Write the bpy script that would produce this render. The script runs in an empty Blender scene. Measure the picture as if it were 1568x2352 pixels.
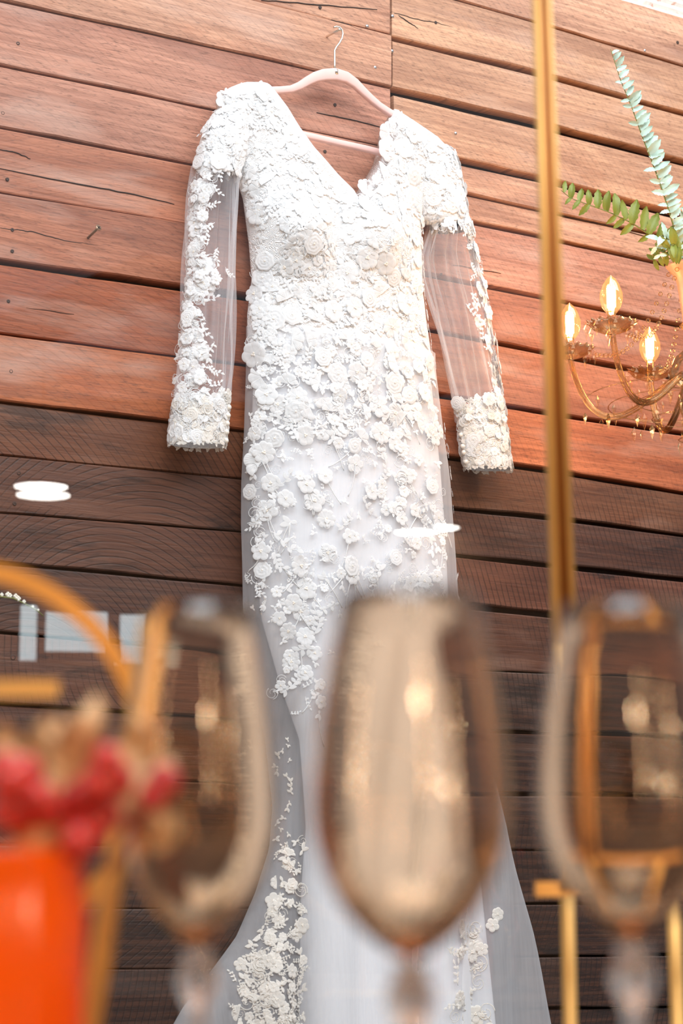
import bpy, math, random
import numpy as np
from mathutils import Vector, Matrix, Quaternion
random.seed(7); rng = np.random.default_rng(7)
sc = bpy.context.scene
COL = sc.collection

# ------------------------------------------------------------------ camera, light, exposure
F = 5200.0                                   # focal length in pixels of the 1568x2352 frame
YAW, PITCH = math.radians(35.0), math.atan((2050-1176)/F)
fw = Vector((math.sin(YAW)*math.cos(PITCH), math.cos(YAW)*math.cos(PITCH), math.sin(PITCH)))
rt = Vector((math.cos(YAW), -math.sin(YAW), 0))
up = rt.cross(fw)
def ray(px, py): return fw + rt*((px-784)/F) - up*((py-1176)/F)
CAM = Vector((0, -0.065, 0)) - ray(800, 900)*4.0
CAM.z = 1.01
def P(px, py, y=0.0):
    """world point where the sight line through a photo pixel meets the plane y"""
    r = ray(px, py); return CAM + r*((y-CAM.y)/r.y)
def D(px, py, d):
    """world point on the sight line at axial distance d"""
    return CAM + ray(px, py)*d
def proj(p):
    v = Vector(p)-CAM; z = v.dot(fw)
    return 784+F*v.dot(rt)/z, 1176-F*v.dot(up)/z

cam_d = bpy.data.cameras.new('camera'); cam = bpy.data.objects.new('camera', cam_d); COL.objects.link(cam)
cam.location = CAM; cam.rotation_euler = Matrix((rt, up, -fw)).transposed().to_euler()
cam_d.sensor_fit = 'VERTICAL'; cam_d.sensor_height = 36; cam_d.sensor_width = 24
cam_d.lens = 36*F/2352; cam_d.clip_start = .05
cam_d.dof.use_dof = True; cam_d.dof.focus_distance = 4.0; cam_d.dof.aperture_fstop = 5.7
sc.camera = cam

w = bpy.data.worlds.new('world'); sc.world = w; w.use_nodes = True
w.node_tree.nodes['Background'].inputs[0].default_value = (.86, .93, 1, 1)
w.node_tree.nodes['Background'].inputs[1].default_value = .36
def area(name, loc, target, sx, sy, power, col):
    l = bpy.data.lights.new(name, 'AREA'); l.shape = 'RECTANGLE'; l.size = sx; l.size_y = sy; l.energy = power; l.color = col
    o = bpy.data.objects.new(name, l); COL.objects.link(o); o.location = loc
    o.rotation_euler = (Vector(target)-Vector(loc)).to_track_quat('-Z', 'Y').to_euler(); return o
area('skylight', (.4, -1.9, 4.3), (.25, 0, 1.9), 4.2, 2.0, 165, (.90, .955, 1.0))
area('added_front_fill', (CAM-Vector((fw.x, fw.y, 0)).normalized()*1.2+Vector((0, 0, 3.9))), (.25, 0, 1.9), 3.2, 1.3, 165, (.89, .95, 1.0))  # added fill that brightens the dress from the front, no opening there
sc.view_settings.view_transform = 'Standard'; sc.view_settings.look = 'None'
sc.view_settings.gamma = 1; sc.view_settings.use_curve_mapping = False
sc.view_settings.exposure = 0.0
sc.cycles.max_bounces = 14; sc.cycles.transparent_max_bounces = 48; sc.cycles.transmission_bounces = 12
sc.cycles.sample_clamp_indirect = 6

# ------------------------------------------------------------------ helpers
def mesh(name, vs, fs, mats, smooth=True, midx=None):
    m = bpy.data.meshes.new(name); m.from_pydata([tuple(v) for v in vs], [], [tuple(f) for f in fs])
    for mt in (mats if isinstance(mats, (list, tuple)) else [mats]): m.materials.append(mt)
    if midx is not None: m.polygons.foreach_set('material_index', midx)
    if smooth: m.polygons.foreach_set('use_smooth', [True]*len(m.polygons))
    m.update(); return m
def link(name, me, parent=None, mat=None, loc=None):
    o = bpy.data.objects.new(name, me); COL.objects.link(o)
    if parent: o.parent = parent
    if mat is not None: o.matrix_local = mat
    if loc is not None: o.location = loc
    return o
def thing(name, label, cat, loc=(0, 0, 0), group=None, me=None):
    o = bpy.data.objects.new(name, me); COL.objects.link(o); o.location = loc
    o['label'] = label; o['category'] = cat
    if group: o['group'] = group
    return o
class MB:
    def __init__(s): s.v = []; s.f = []; s.m = []; s.org = Vector((0, 0, 0))
    def add(s, vs, fs, mi=0):
        b = len(s.v); s.v += [Vector(v)-s.org for v in vs]; s.f += [tuple(b+i for i in f) for f in fs]; s.m += [mi]*len(fs)
    def tube(s, pts, r, n=8, mi=0, cap=True, closed=False):
        pts = [Vector(p) for p in pts]; k = len(pts)
        rr = r if isinstance(r, (list, tuple)) else [r]*k
        vs = []; prev = None
        for i, p in enumerate(pts):
            if closed: t = pts[(i+1) % k]-pts[i-1]
            else: t = pts[min(i+1, k-1)]-pts[max(i-1, 0)]
            t = t.normalized() if t.length > 1e-9 else Vector((0, 0, 1))
            if prev is None:
                a = Vector((0, 0, 1)) if abs(t.z) < .9 else Vector((1, 0, 0)); u = t.cross(a).normalized()
            else:
                u = (prev - t*prev.dot(t)); u = u.normalized() if u.length > 1e-6 else t.orthogonal().normalized()
            prev = u; b = t.cross(u)
            for j in range(n):
                a = 2*math.pi*j/n; vs.append(p + (u*math.cos(a)+b*math.sin(a))*rr[i])
        fs = []
        for i in range(k if closed else k-1):
            i2 = (i+1) % k
            for j in range(n): fs.append((i*n+j, i*n+(j+1) % n, i2*n+(j+1) % n, i2*n+j))
        if cap and not closed: fs += [tuple(range(n))[::-1], tuple((k-1)*n+j for j in range(n))]
        s.add(vs, fs, mi)
    def lathe(s, prof, n=32, center=(0, 0, 0), mi=0, closed=False):
        c = Vector(center); vs = []; k = len(prof)
        for r, z in prof:
            for j in range(n):
                a = 2*math.pi*j/n; vs.append(c+Vector((r*math.cos(a), r*math.sin(a), z)))
        fs = []
        for i in range(k if closed else k-1):
            for j in range(n):
                i2 = (i+1) % k; fs.append((i*n+j, i*n+(j+1) % n, i2*n+(j+1) % n, i2*n+j))
        s.add(vs, fs, mi)
    def box(s, c, hx, hy, hz, rot=None, mi=0):
        vs = [Vector((x, y, z)) for x in (-hx, hx) for y in (-hy, hy) for z in (-hz, hz)]
        if rot is not None: vs = [rot @ v for v in vs]
        s.add([Vector(c)+v for v in vs], [(0, 1, 3, 2), (4, 6, 7, 5), (0, 4, 5, 1), (2, 3, 7, 6), (0, 2, 6, 4), (1, 5, 7, 3)], mi)
    def ball(s, c, r, n=10, mi=0, sz=1.0):
        prof = [(max(1e-5, r*math.sin(math.pi*i/(n//2+1))), -r*sz*math.cos(math.pi*i/(n//2+1))) for i in range(n//2+2)]
        s.lathe(prof, n, c, mi)
    def me(s, name, mats, smooth=True): return mesh(name, s.v, s.f, mats, smooth, s.m)
    def link(s, name, mats, parent=None, smooth=True):
        o = link(name, s.me(name, mats, smooth), parent); return o
def at(loc):
    b = MB(); b.org = Vector(loc); return b

class NT:
    def __init__(s, name):
        s.m = bpy.data.materials.new(name); s.m.use_nodes = True; s.t = s.m.node_tree
        s.t.nodes.clear(); s.out = s.t.nodes.new('ShaderNodeOutputMaterial')
    def n(s, typ, ins=None, **kw):
        nd = s.t.nodes.new('ShaderNode'+typ)
        for k, v in kw.items(): setattr(nd, k, v)
        for k, v in (ins or {}).items():
            if isinstance(v, bpy.types.NodeSocket): s.t.links.new(v, nd.inputs[k])
            else: nd.inputs[k].default_value = v
        return nd
    def mul(s, a, b): return s.math('MULTIPLY', a, b)
    def math(s, op, a, b=0.0, c=None):
        i = {0: a, 1: b}
        if c is not None: i[2] = c
        return s.n('Math', i, operation=op).outputs[0]
    def mix(s, fac, a, b, blend='MIX'):
        nd = s.n('Mix', None, data_type='RGBA', blend_type=blend)
        for k, v in ((0, fac), (6, a), (7, b)):
            if isinstance(v, bpy.types.NodeSocket): s.t.links.new(v, nd.inputs[k])
            else: nd.inputs[k].default_value = v if k == 0 or len(v) == 4 else (*v, 1)
        return nd.outputs[2]
    def ramp(s, fac, stops, interp='LINEAR'):
        nd = s.n('ValToRGB', {0: fac}); cr = nd.color_ramp; cr.interpolation = interp
        while len(cr.elements) < len(stops): cr.elements.new(.5)
        for e, (p, c) in zip(cr.elements, stops):
            e.position = p; e.color = (c, c, c, 1) if isinstance(c, (int, float)) else (*c, 1)
        return nd.outputs[0]
    def done(s, shader): s.t.links.new(shader, s.out.inputs[0]); return s.m
def rgb(r, g, b):
    f = lambda c: (c/255/12.92) if c/255 <= .04045 else ((c/255+.055)/1.055)**2.4
    return (f(r), f(g), f(b))
def principled(name, col, rough=.5, metal=0.0, noise=0.0, nscale=60, bump=0.0, **kw):
    t = NT(name); ins = {'Roughness': rough, 'Metallic': metal}
    co = t.n('TexCoord').outputs['Object']
    nz = t.n('TexNoise', {'Vector': co, 'Scale': nscale, 'Detail': 4.0}).outputs[0]
    c = t.mix(nz, tuple(x*(1-noise) for x in col), tuple(min(1, x*(1+noise)) for x in col)); ins['Base Color'] = c
    ins.update(kw)
    if bump: ins['Normal'] = t.n('Bump', {'Height': nz, 'Strength': bump, 'Distance': .002}).outputs[0]
    return t.done(t.n('BsdfPrincipled', ins).outputs[0])

# ------------------------------------------------------------------ materials
def wood_material():
    t = NT('weathered_wood')
    co = t.n('TexCoord').outputs['Object']; info = t.n('ObjectInfo')
    rnd = info.outputs['Random']; tint = info.outputs['Color']; dark = info.outputs['Alpha']   # alpha: 1 clean board, 0 sooty board
    off = t.n('CombineXYZ', {0: t.mul(rnd, 37.0), 1: t.mul(rnd, 11.0), 2: t.mul(rnd, 23.0)}).outputs[0]
    def sc_(x, z): return t.n('VectorMath', {0: t.n('VectorMath', {0: co, 1: (x, 4, z)}, operation='MULTIPLY').outputs[0], 1: off}, operation='ADD').outputs[0]
    broad = t.n('TexNoise', {'Vector': sc_(1.6, 11), 'Scale': 1.0, 'Detail': 5.0, 'Roughness': .6, 'Distortion': .8}).outputs[0]
    grain = t.n('TexNoise', {'Vector': sc_(7, 190), 'Scale': 1.0, 'Detail': 6.0, 'Roughness': .7, 'Distortion': .3}).outputs[0]
    rings = t.n('TexWave', {'Vector': sc_(.9, 16), 'Scale': 1.3, 'Distortion': 7.0, 'Detail': 3.0, 'Detail Scale': 1.2, 'Detail Roughness': .6}, wave_type='BANDS', bands_direction='Z').outputs[1]
    ticks = t.n('TexNoise', {'Vector': sc_(60, 420), 'Scale': 1.0, 'Detail': 3.0, 'Roughness': .6}).outputs[0]
    blot = t.n('TexNoise', {'Vector': sc_(3, 7), 'Scale': 1.4, 'Detail': 5.0, 'Roughness': .65}).outputs[0]
    c = t.mix(t.ramp(broad, [(.28, 0), (.72, 1)]), (.55, .44, .41), (1.26, 1.24, 1.2))
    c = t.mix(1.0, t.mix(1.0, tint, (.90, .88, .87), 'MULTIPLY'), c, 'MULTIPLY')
    c = t.mix(t.mul(t.ramp(rings, [(.15, 1), (.6, 0)]), .17), c, (.20, .075, .035))
    c = t.mix(t.ramp(grain, [(.40, .46), (.56, 0)]), c, t.mix(1.0, c, (.50, .40, .36), 'MULTIPLY'))
    c = t.mix(t.ramp(ticks, [(.34, .5), (.44, 0)]), c, (.10, .035, .018))
    c = t.mix(t.mul(t.ramp(blot, [(.55, 0), (.78, 1)]), .5), c, t.mix(1.0, c, (.95, .62, .45), 'MULTIPLY'))
    pale = t.n('TexNoise', {'Vector': sc_(2.2, 9), 'Scale': 1.7, 'Detail': 4.0}).outputs[0]
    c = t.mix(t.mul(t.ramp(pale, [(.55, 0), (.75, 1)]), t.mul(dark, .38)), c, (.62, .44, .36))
    # circular saw marks
    arc = t.n('TexWave', {'Vector': t.n('VectorMath', {0: t.n('VectorMath', {0: co, 1: (1, 0, 1)}, operation='MULTIPLY').outputs[0], 1: t.n('CombineXYZ', {0: t.math('MULTIPLY_ADD', rnd, 1.2, .35), 1: 0.0, 2: t.math('MULTIPLY_ADD', rnd, .5, -1.4)}).outputs[0]}, operation='ADD').outputs[0],
        'Scale': 26.0, 'Distortion': .8, 'Detail': 1.0}, wave_type='RINGS', rings_direction='Y').outputs[1]
    sawm = t.math('MULTIPLY', t.ramp(arc, [(.0, 1), (.16, 0)]), t.ramp(blot, [(.36, 0), (.52, 1)]))
    sawm = t.mul(sawm, t.math('MULTIPLY_ADD', dark, -.62, .75))
    c = t.mix(sawm, c, (.012, .006, .004))
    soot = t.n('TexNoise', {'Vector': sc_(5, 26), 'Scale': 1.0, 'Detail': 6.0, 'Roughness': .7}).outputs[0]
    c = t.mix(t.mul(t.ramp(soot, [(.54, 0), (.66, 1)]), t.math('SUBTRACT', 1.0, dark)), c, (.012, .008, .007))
    h = t.math('ADD', t.mul(grain, .7), t.math('ADD', t.mul(broad, .6), t.mul(sawm, -.35)))
    bmp = t.n('Bump', {'Height': h, 'Strength': .5, 'Distance': .0035}).outputs[0]
    return t.done(t.n('BsdfPrincipled', {'Base Color': c, 'Roughness': .52, 'Specular IOR Level': .42, 'Normal': bmp}).outputs[0])
M = {}
M['wood'] = wood_material()
M['crack'] = principled('dark_crack', (.02, .009, .005), .9, noise=.3)
M['backing'] = principled('dark_backing_board', (.022, .010, .006), .85, noise=.3)
M['rust'] = principled('rusty_nail', (.045, .022, .014), .7, noise=.4, nscale=300)
M['steel'] = principled('grey_nail', (.52, .52, .55), .38, 1.0, noise=.2, nscale=300)
M['screw'] = principled('brassy_screw', (.30, .20, .13), .45, .7, noise=.3, nscale=200)
def brick_mat():
    t = NT('whitewashed_brick'); co = t.n('TexCoord').outputs['Object']
    n = t.n('TexNoise', {'Vector': co, 'Scale': 26.0, 'Detail': 5.0, 'Roughness': .7}).outputs[0]
    n2 = t.n('TexNoise', {'Vector': co, 'Scale': 90.0, 'Detail': 4.0}).outputs[0]
    c = t.mix(t.ramp(n, [(.58, 0), (.66, 1)]), (.86, .82, .76), (.62, .21, .09))
    c = t.mix(t.ramp(n2, [(.62, 0), (.75, .6)]), c, (.60, .50, .40))
    b = t.n('Bump', {'Height': n, 'Strength': .6, 'Distance': .006}).outputs[0]
    return t.done(t.n('BsdfPrincipled', {'Base Color': c, 'Roughness': .85, 'Normal': b}).outputs[0])
M['brick'] = brick_mat()
M['mortar'] = principled('pale_mortar', (.80, .77, .71), .9, noise=.15, nscale=40, bump=.6)
def cloth(name, col, trans=.15, nscale=420, bump=.35, rough=.7, weave=True, col2=None):
    t = NT(name); co = t.n('TexCoord').outputs['Object']
    nz = t.n('TexNoise', {'Vector': co, 'Scale': nscale, 'Detail': 3.0}).outputs[0]
    big = t.n('TexNoise', {'Vector': co, 'Scale': 9.0, 'Detail': 2.0}).outputs[0]
    c = t.mix(t.ramp(big, [(.4, 0), (.7, 1)]), col, col2 or col)
    b = t.n('Bump', {'Height': nz, 'Strength': bump, 'Distance': .0012}).outputs[0]
    p = t.n('BsdfPrincipled', {'Base Color': c, 'Roughness': rough, 'Normal': b, 'Specular IOR Level': .25, 'Sheen Weight': .15})
    tr = t.n('BsdfTranslucent', {0: c, 'Normal': b})
    return t.done(t.n('MixShader', {0: trans, 1: p.outputs[0], 2: tr.outputs[0]}).outputs[0])
M['lace'] = cloth('white_lace', (.93, .935, .94), .28, 500, .35)
M['cream_lace'] = cloth('cream_lace', (.89, .855, .80), .28, 500, .35)
M['satin'] = cloth('white_satin_lining', (.85, .86, .89), .10, 160, .1, .5)
def bodice_mat():
    t = NT('embroidered_bodice'); co = t.n('TexCoord').outputs['Object']
    wp = t.n('TexNoise', {'Vector': co, 'Scale': 30.0, 'Detail': 2.0}).outputs['Color']
    v = t.n('VectorMath', {0: co, 1: t.n('VectorMath', {0: wp, 3: .05}, operation='SCALE').outputs[0]}, operation='ADD').outputs[0]
    vo = t.n('TexVoronoi', {'Vector': v, 'Scale': 60.0}, feature='F1').outputs['Distance']
    wv = t.math('SINE', t.mul(vo, 34.0))
    nz = t.n('TexNoise', {'Vector': co, 'Scale': 260.0, 'Detail': 4.0}).outputs[0]
    h = t.math('ADD', t.mul(wv, .5), nz)
    c = t.mix(t.ramp(wv, [(0, 1), (.5, 0)]), (.92, .925, .935), (.86, .855, .85))
    b = t.n('Bump', {'Height': h, 'Strength': .55, 'Distance': .002}).outputs[0]
    return t.done(t.n('BsdfPrincipled', {'Base Color': c, 'Roughness': .75, 'Normal': b, 'Specular IOR Level': .2}).outputs[0])
M['bodice'] = bodice_mat()
def tulle(name, alpha, col=(.90, .91, .95), edge=.35):
    t = NT(name); co = t.n('TexCoord').outputs['Object']
    net = t.n('TexNoise', {'Vector': t.n('VectorMath', {0: co, 1: (60, 30, 4)}, operation='MULTIPLY').outputs[0], 'Scale': 2.0, 'Detail': 4.0}).outputs[0]
    lw = t.n('LayerWeight', {0: .35}).outputs['Facing']                      # a net seen edge-on closes up
    a = t.math('ADD', t.math('MULTIPLY_ADD', net, .16, alpha-.08), t.mul(t.math('POWER', lw, 2.0), edge))
    a = t.n('Clamp', {0: a}).outputs[0]
    d = t.n('MixShader', {0: .35, 1: t.n('BsdfDiffuse', {0: (*col, 1)}).outputs[0], 2: t.n('BsdfTranslucent', {0: (*col, 1)}).outputs[0]}).outputs[0]
    return t.done(t.n('MixShader', {0: a, 1: t.n('BsdfTransparent').outputs[0], 2: d}).outputs[0])
M['tulle'] = tulle('sheer_tulle', .20)
M['skirt_tulle'] = tulle('skirt_tulle', .30, edge=.3)
M['pearl'] = principled('pearl', (.86, .80, .72), .22, noise=.05, **{'Coat Weight': .6})
M['hanger'] = principled('blush_pink_velvet', rgb(234, 192, 184), .65, noise=.04, **{'Sheen Weight': .3})
M['hook'] = principled('champagne_metal', (.86, .77, .68), .28, 1.0, noise=.05)
M['gold'] = principled('brushed_gold', (.80, .45, .13), .42, .45, noise=.12, nscale=25)
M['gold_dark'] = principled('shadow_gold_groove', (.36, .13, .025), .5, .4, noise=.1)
M['copper'] = principled('pink_copper', (.80, .46, .34), .45, .3, noise=.15, nscale=80)
def clear_glass(name, tint=(1, 1, 1), spec=1.0, rough=0.0, ior=1.45, gcol=(1, 1, 1)):
    """thin sheet glass: Fresnel mirror over straight-through transmission"""
    t = NT(name)
    fr = t.mul(t.n('Fresnel', {0: ior}).outputs[0], spec)
    return t.done(t.n('MixShader', {0: t.n('Clamp', {0: fr}).outputs[0], 1: t.n('BsdfTransparent', {0: (*tint, 1)}).outputs[0], 2: t.n('BsdfGlossy', {0: (*gcol, 1), 'Roughness': rough}).outputs[0]}).outputs[0])
M['pane'] = clear_glass('window_glass_pane')
t = NT('bulb_glass')
_lw = t.n('LayerWeight', {0: .4}).outputs['Facing']
M['bulb_glass'] = t.done(t.n('AddShader', {0: t.n('MixShader', {0: .1, 1: t.n('BsdfTransparent', {0: (1, .84, .62, 1)}).outputs[0], 2: t.n('BsdfGlossy', {0: (1, 1, 1, 1), 'Roughness': .05}).outputs[0]}).outputs[0], 1: t.n('Emission', {0: (1, .45, .14, 1), 1: .35}).outputs[0]}).outputs[0])
M['crystal'] = clear_glass('cut_crystal', (.985, .94, .88), .8, .10, 1.5, (1, .80, .55))
def wine_mat():  # golden tint and absorption stand in for warm room reflections
    t = NT('reflection_tinted_wine_glass')
    t.t.links.new(t.n('VolumeAbsorption', {'Color': (1, .68, .33, 1), 'Density': 150.0}).outputs[0], t.out.inputs['Volume'])
    return t.done(t.n('BsdfPrincipled', {'Base Color': (1, .90, .785, 1), 'Roughness': .0, 'Transmission Weight': 1.0, 'IOR': 1.47}).outputs[0])
M['wine'] = wine_mat()
t = NT('clear_stem_glass')
M['stem_glass'] = t.done(t.n('BsdfPrincipled', {'Base Color': (1, .93, .87, 1), 'Roughness': .0, 'Transmission Weight': 1.0, 'IOR': 1.5}).outputs[0])
def emit(name, col, s):
    t = NT(name); return t.done(t.n('Emission', {0: (*col, 1), 1: s}).outputs[0])
M['filament'] = emit('glowing_filament', (1, .62, .25), 60)
M['lamp_disc'] = emit('lamp_disc', (1, .97, .90), 34)
M['sky_pane'] = emit('daylight_behind_window', (.80, .95, 1.0), 6.5)
M['warm_globe'] = emit('warm_globe_light', (1, .64, .36), 130)
M['fern_green'] = principled('yellow_green_leaf', (.20, .24, .035), .5, noise=.35, nscale=40, **{'Subsurface Weight': .0})
M['fern_blue'] = principled('blue_green_leaf', (.50, .66, .56), .5, noise=.35, nscale=50)
M['stem'] = principled('green_stem', (.20, .22, .06), .5, noise=.2)
M['bud'] = principled('white_bud', (.82, .80, .70), .6, noise=.1)
M['hoop_gold'] = principled('orange_gold', (.78, .36, .075), .4, .45, noise=.1, nscale=25)
M['orange'] = None
t = NT('orange_glass'); M['orange'] = t.done(t.n('MixShader', {0: .55, 1: t.n('BsdfPrincipled', {'Base Color': (.95, .17, .004, 1), 'Roughness': .12}).outputs[0], 2: t.n('BsdfTranslucent', {0: (1, .22, .005, 1)}).outputs[0]}).outputs[0])
M['red'] = principled('red_berry', (.46, .025, .02), .28, noise=.3, nscale=50)
M['beige'] = principled('dried_petal', (.68, .45, .25), .6, noise=.25, nscale=30)
M['table'] = principled('dark_wood_counter', (.16, .075, .035), .35, noise=.4, nscale=14)
M['floor'] = principled('grey_concrete_floor', (.28, .25, .22), .6, noise=.25, nscale=6)
M['plaster'] = principled('warm_brown_wall', (.34, .19, .10), .8, noise=.2, nscale=4)
M['beam'] = principled('dark_timber', (.10, .055, .03), .7, noise=.3, nscale=12)
M['black'] = principled('black_metal', (.02, .02, .02), .5, noise=.2)

# ------------------------------------------------------------------ plank wall
wall = bpy.data.objects.new('wall_back', None); COL.objects.link(wall); wall['kind'] = 'structure'
JX = P(880, 200).x
XL, XR = P(-520, 1000).x, P(2000, 1000).x
def edge_line(pts):
    ps = sorted(((P(x, y).x, P(x, y).z) for x, y in pts))
    xs = [p[0] for p in ps]; zs = [p[1] for p in ps]
    def f(x):
        if x <= xs[0]: return zs[0]+(x-xs[0])*slope(0)
        if x >= xs[-1]: return zs[-1]+(x-xs[-1])*slope(-2)
        return float(np.interp(x, xs, zs))
    def slope(i):
        g = (zs[-1]-zs[0])/(xs[-1]-xs[0]); return max(-.02, min(.02, g))
    return f
left = [([(0, -290), (872, -75)], 4), ([(0, -130), (520, 0), (872, 88)], 4), ([(0, 17), (400, 102), (880, 212)], 10), ([(0, 164), (400, 245), (880, 347)], 10),
        ([(0, 305), (400, 382), (880, 470)], 11), ([(0, 455), (400, 519)], 4), ([(0, 610), (400, 668)], 19), ([(0, 774), (400, 826)], 13),
        ([(0, 931), (400, 978)], 11), ([(0, 1052), (560, 1107)], 9), ([(0, 1184), (560, 1228)], 9), ([(0, 1300), (560, 1350)], 11),
        ([(0, 1457), (560, 1505)], 14), ([(0, 1620), (560, 1655)], 12), ([(0, 1785), (560, 1800)], 10), ([(0, 1940), (560, 1947)], 9),
        ([(0, 2087), (560, 2087)], 6), ([(0, 2225), (560, 2222)], 10), ([(0, 2375), (560, 2370)], 8), ([(0, 2530), (560, 2520)], 8), ([(0, 2690), (560, 2675)], 8), ([(0, 2850), (560, 2830)], 8)]
right = [([(880, -150), (1390, 0), (1568, 52)], 2), ([(880, -32), (1000, 0), (1223, 62), (1568, 165)], 5), ([(887, 97), (1229, 180), (1568, 273)], 12), ([(884, 217), (1229, 298), (1568, 384)], 23),
         ([(884, 345), (1050, 382), (1238, 422), (1537, 503)], 21), ([(1068, 457), (1238, 494), (1568, 562)], 6), ([(1073, 519), (1238, 552), (1568, 626)], 13),
         ([(1103, 664), (1243, 691), (1568, 757)], 13), ([(1123, 794), (1249, 819), (1568, 881)], 11), ([(1150, 939), (1253, 957), (1568, 1003)], 12), ([(1018, 1057), (1259, 1088), (1568, 1139)], 12),
         ([(1037, 1174), (1262, 1196), (1568, 1236)], 9), ([(1037, 1279), (1266, 1304), (1568, 1337)], 11), ([(1100, 1400), (1257, 1416), (1568, 1445)], 14), ([(1134, 1544), (1568, 1560)], 4),
         ([(1154, 1682), (1568, 1692)], 10), ([(1165, 1825), (1568, 1829)], 8), ([(1165, 1953), (1568, 1955)], 4), ([(1198, 2076), (1568, 2074)], 5), ([(1234, 2195), (1568, 2192)], 6), ([(1260, 2315), (1568, 2310)], 5),
         ([(1260, 2470), (1568, 2460)], 8), ([(1260, 2620), (1568, 2605)], 8), ([(1260, 2780), (1568, 2760)], 8)]
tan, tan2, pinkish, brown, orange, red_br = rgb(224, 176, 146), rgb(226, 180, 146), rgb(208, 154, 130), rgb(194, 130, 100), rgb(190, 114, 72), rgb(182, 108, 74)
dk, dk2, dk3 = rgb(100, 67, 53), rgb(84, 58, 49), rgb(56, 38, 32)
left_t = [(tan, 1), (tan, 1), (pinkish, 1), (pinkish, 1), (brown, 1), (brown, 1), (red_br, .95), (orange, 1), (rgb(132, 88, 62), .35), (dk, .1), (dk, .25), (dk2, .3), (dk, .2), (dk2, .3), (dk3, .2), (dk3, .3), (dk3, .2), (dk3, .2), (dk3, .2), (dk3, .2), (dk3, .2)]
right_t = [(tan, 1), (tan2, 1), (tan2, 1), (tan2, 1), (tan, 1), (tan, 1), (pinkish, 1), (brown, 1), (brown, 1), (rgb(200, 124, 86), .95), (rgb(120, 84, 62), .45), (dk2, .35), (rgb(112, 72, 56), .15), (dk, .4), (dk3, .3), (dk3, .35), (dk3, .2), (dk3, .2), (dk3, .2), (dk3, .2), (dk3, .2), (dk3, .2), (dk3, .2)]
plank_of = []
def plank(xa, xb, top, bot, gt, gb, yf, tint, seed):
    """one board: outline with waney edges, rounded front arrises"""
    r = np.random.default_rng(seed); n = max(8, int((xb-xa)/.055))
    mm = .00077
    vs = []
    ph = r.uniform(0, 6, 4)
    for i in range(n+1):
        x = xa+(xb-xa)*i/n
        wt = .0016*math.sin(9*x+ph[0])+.0009*math.sin(31*x+ph[1])+r.uniform(-.0005, .0005)
        wb = .0022*math.sin(7*x+ph[2])+.0013*math.sin(26*x+ph[3])+r.uniform(-.0008, .0008)
        zt = top(x)-gt*mm*.5+min(0, wt*.4); zb = bot(x)+gb*mm*.5+max(-.0015, wb*.6)
        c = .0022; cup = .0012*math.sin(3*x+ph[1])
        vs += [(x, .004, zt), (x, yf+c, zt), (x, yf+cup, zt-c), (x, yf+cup-.0006, (zt*2+zb)/3), (x, yf+cup-.0004, (zt+2*zb)/3), (x, yf+cup, zb+c), (x, yf+c, zb), (x, .004, zb)]
    fs = []
    for i in range(n):
        a, b = i*8, (i+1)*8
        for j in range(7): fs.append((a+j, a+j+1, b+j+1, b+j))
    fs += [tuple(range(8))[::-1], tuple(n*8+j for j in range(8))]
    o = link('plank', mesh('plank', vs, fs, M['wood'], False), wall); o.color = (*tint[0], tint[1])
    plank_of.append((o, xa, xb, top, bot, yf)); return o
for side, (rows, tints) in enumerate(((left, left_t), (right, right_t))):
    E = [edge_line(p) for p, g in rows]; G = [g for p, g in rows]
    for i in range(len(rows)-1):
        j = JX + (.004 if side else -.003) + random.uniform(-.002, .003)
        xa, xb = (XL, j) if side == 0 else (j, XR)
        yf = -.024 + random.uniform(-.004, .003)
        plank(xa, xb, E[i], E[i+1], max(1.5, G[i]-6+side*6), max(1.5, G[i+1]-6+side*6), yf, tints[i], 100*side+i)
b = MB(); zlow = P(0, 2850).z; zl = edge_line(left[0][0])((XL+JX)/2)
b.box(((XL+JX)/2, .014, (zl+zlow)/2+.1), (JX-XL)/2, .010, (zl-zlow)/2+.25)
zr = edge_line(right[0][0])(JX+1)
b.box(((XR+JX)/2, .014, (zr+zlow)/2-.02), (XR-JX)/2, .010, (zr-zlow)/2-.02)
b.link('backing_board', M['backing'], wall, False)
# skirting of plain boards below the frame down to the floor
b = MB(); b.box(((XL+XR)/2, 0, zlow/2), (XR-XL)/2, .022, zlow/2); b.link('lower_board', M['backing'], wall, False)

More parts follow.
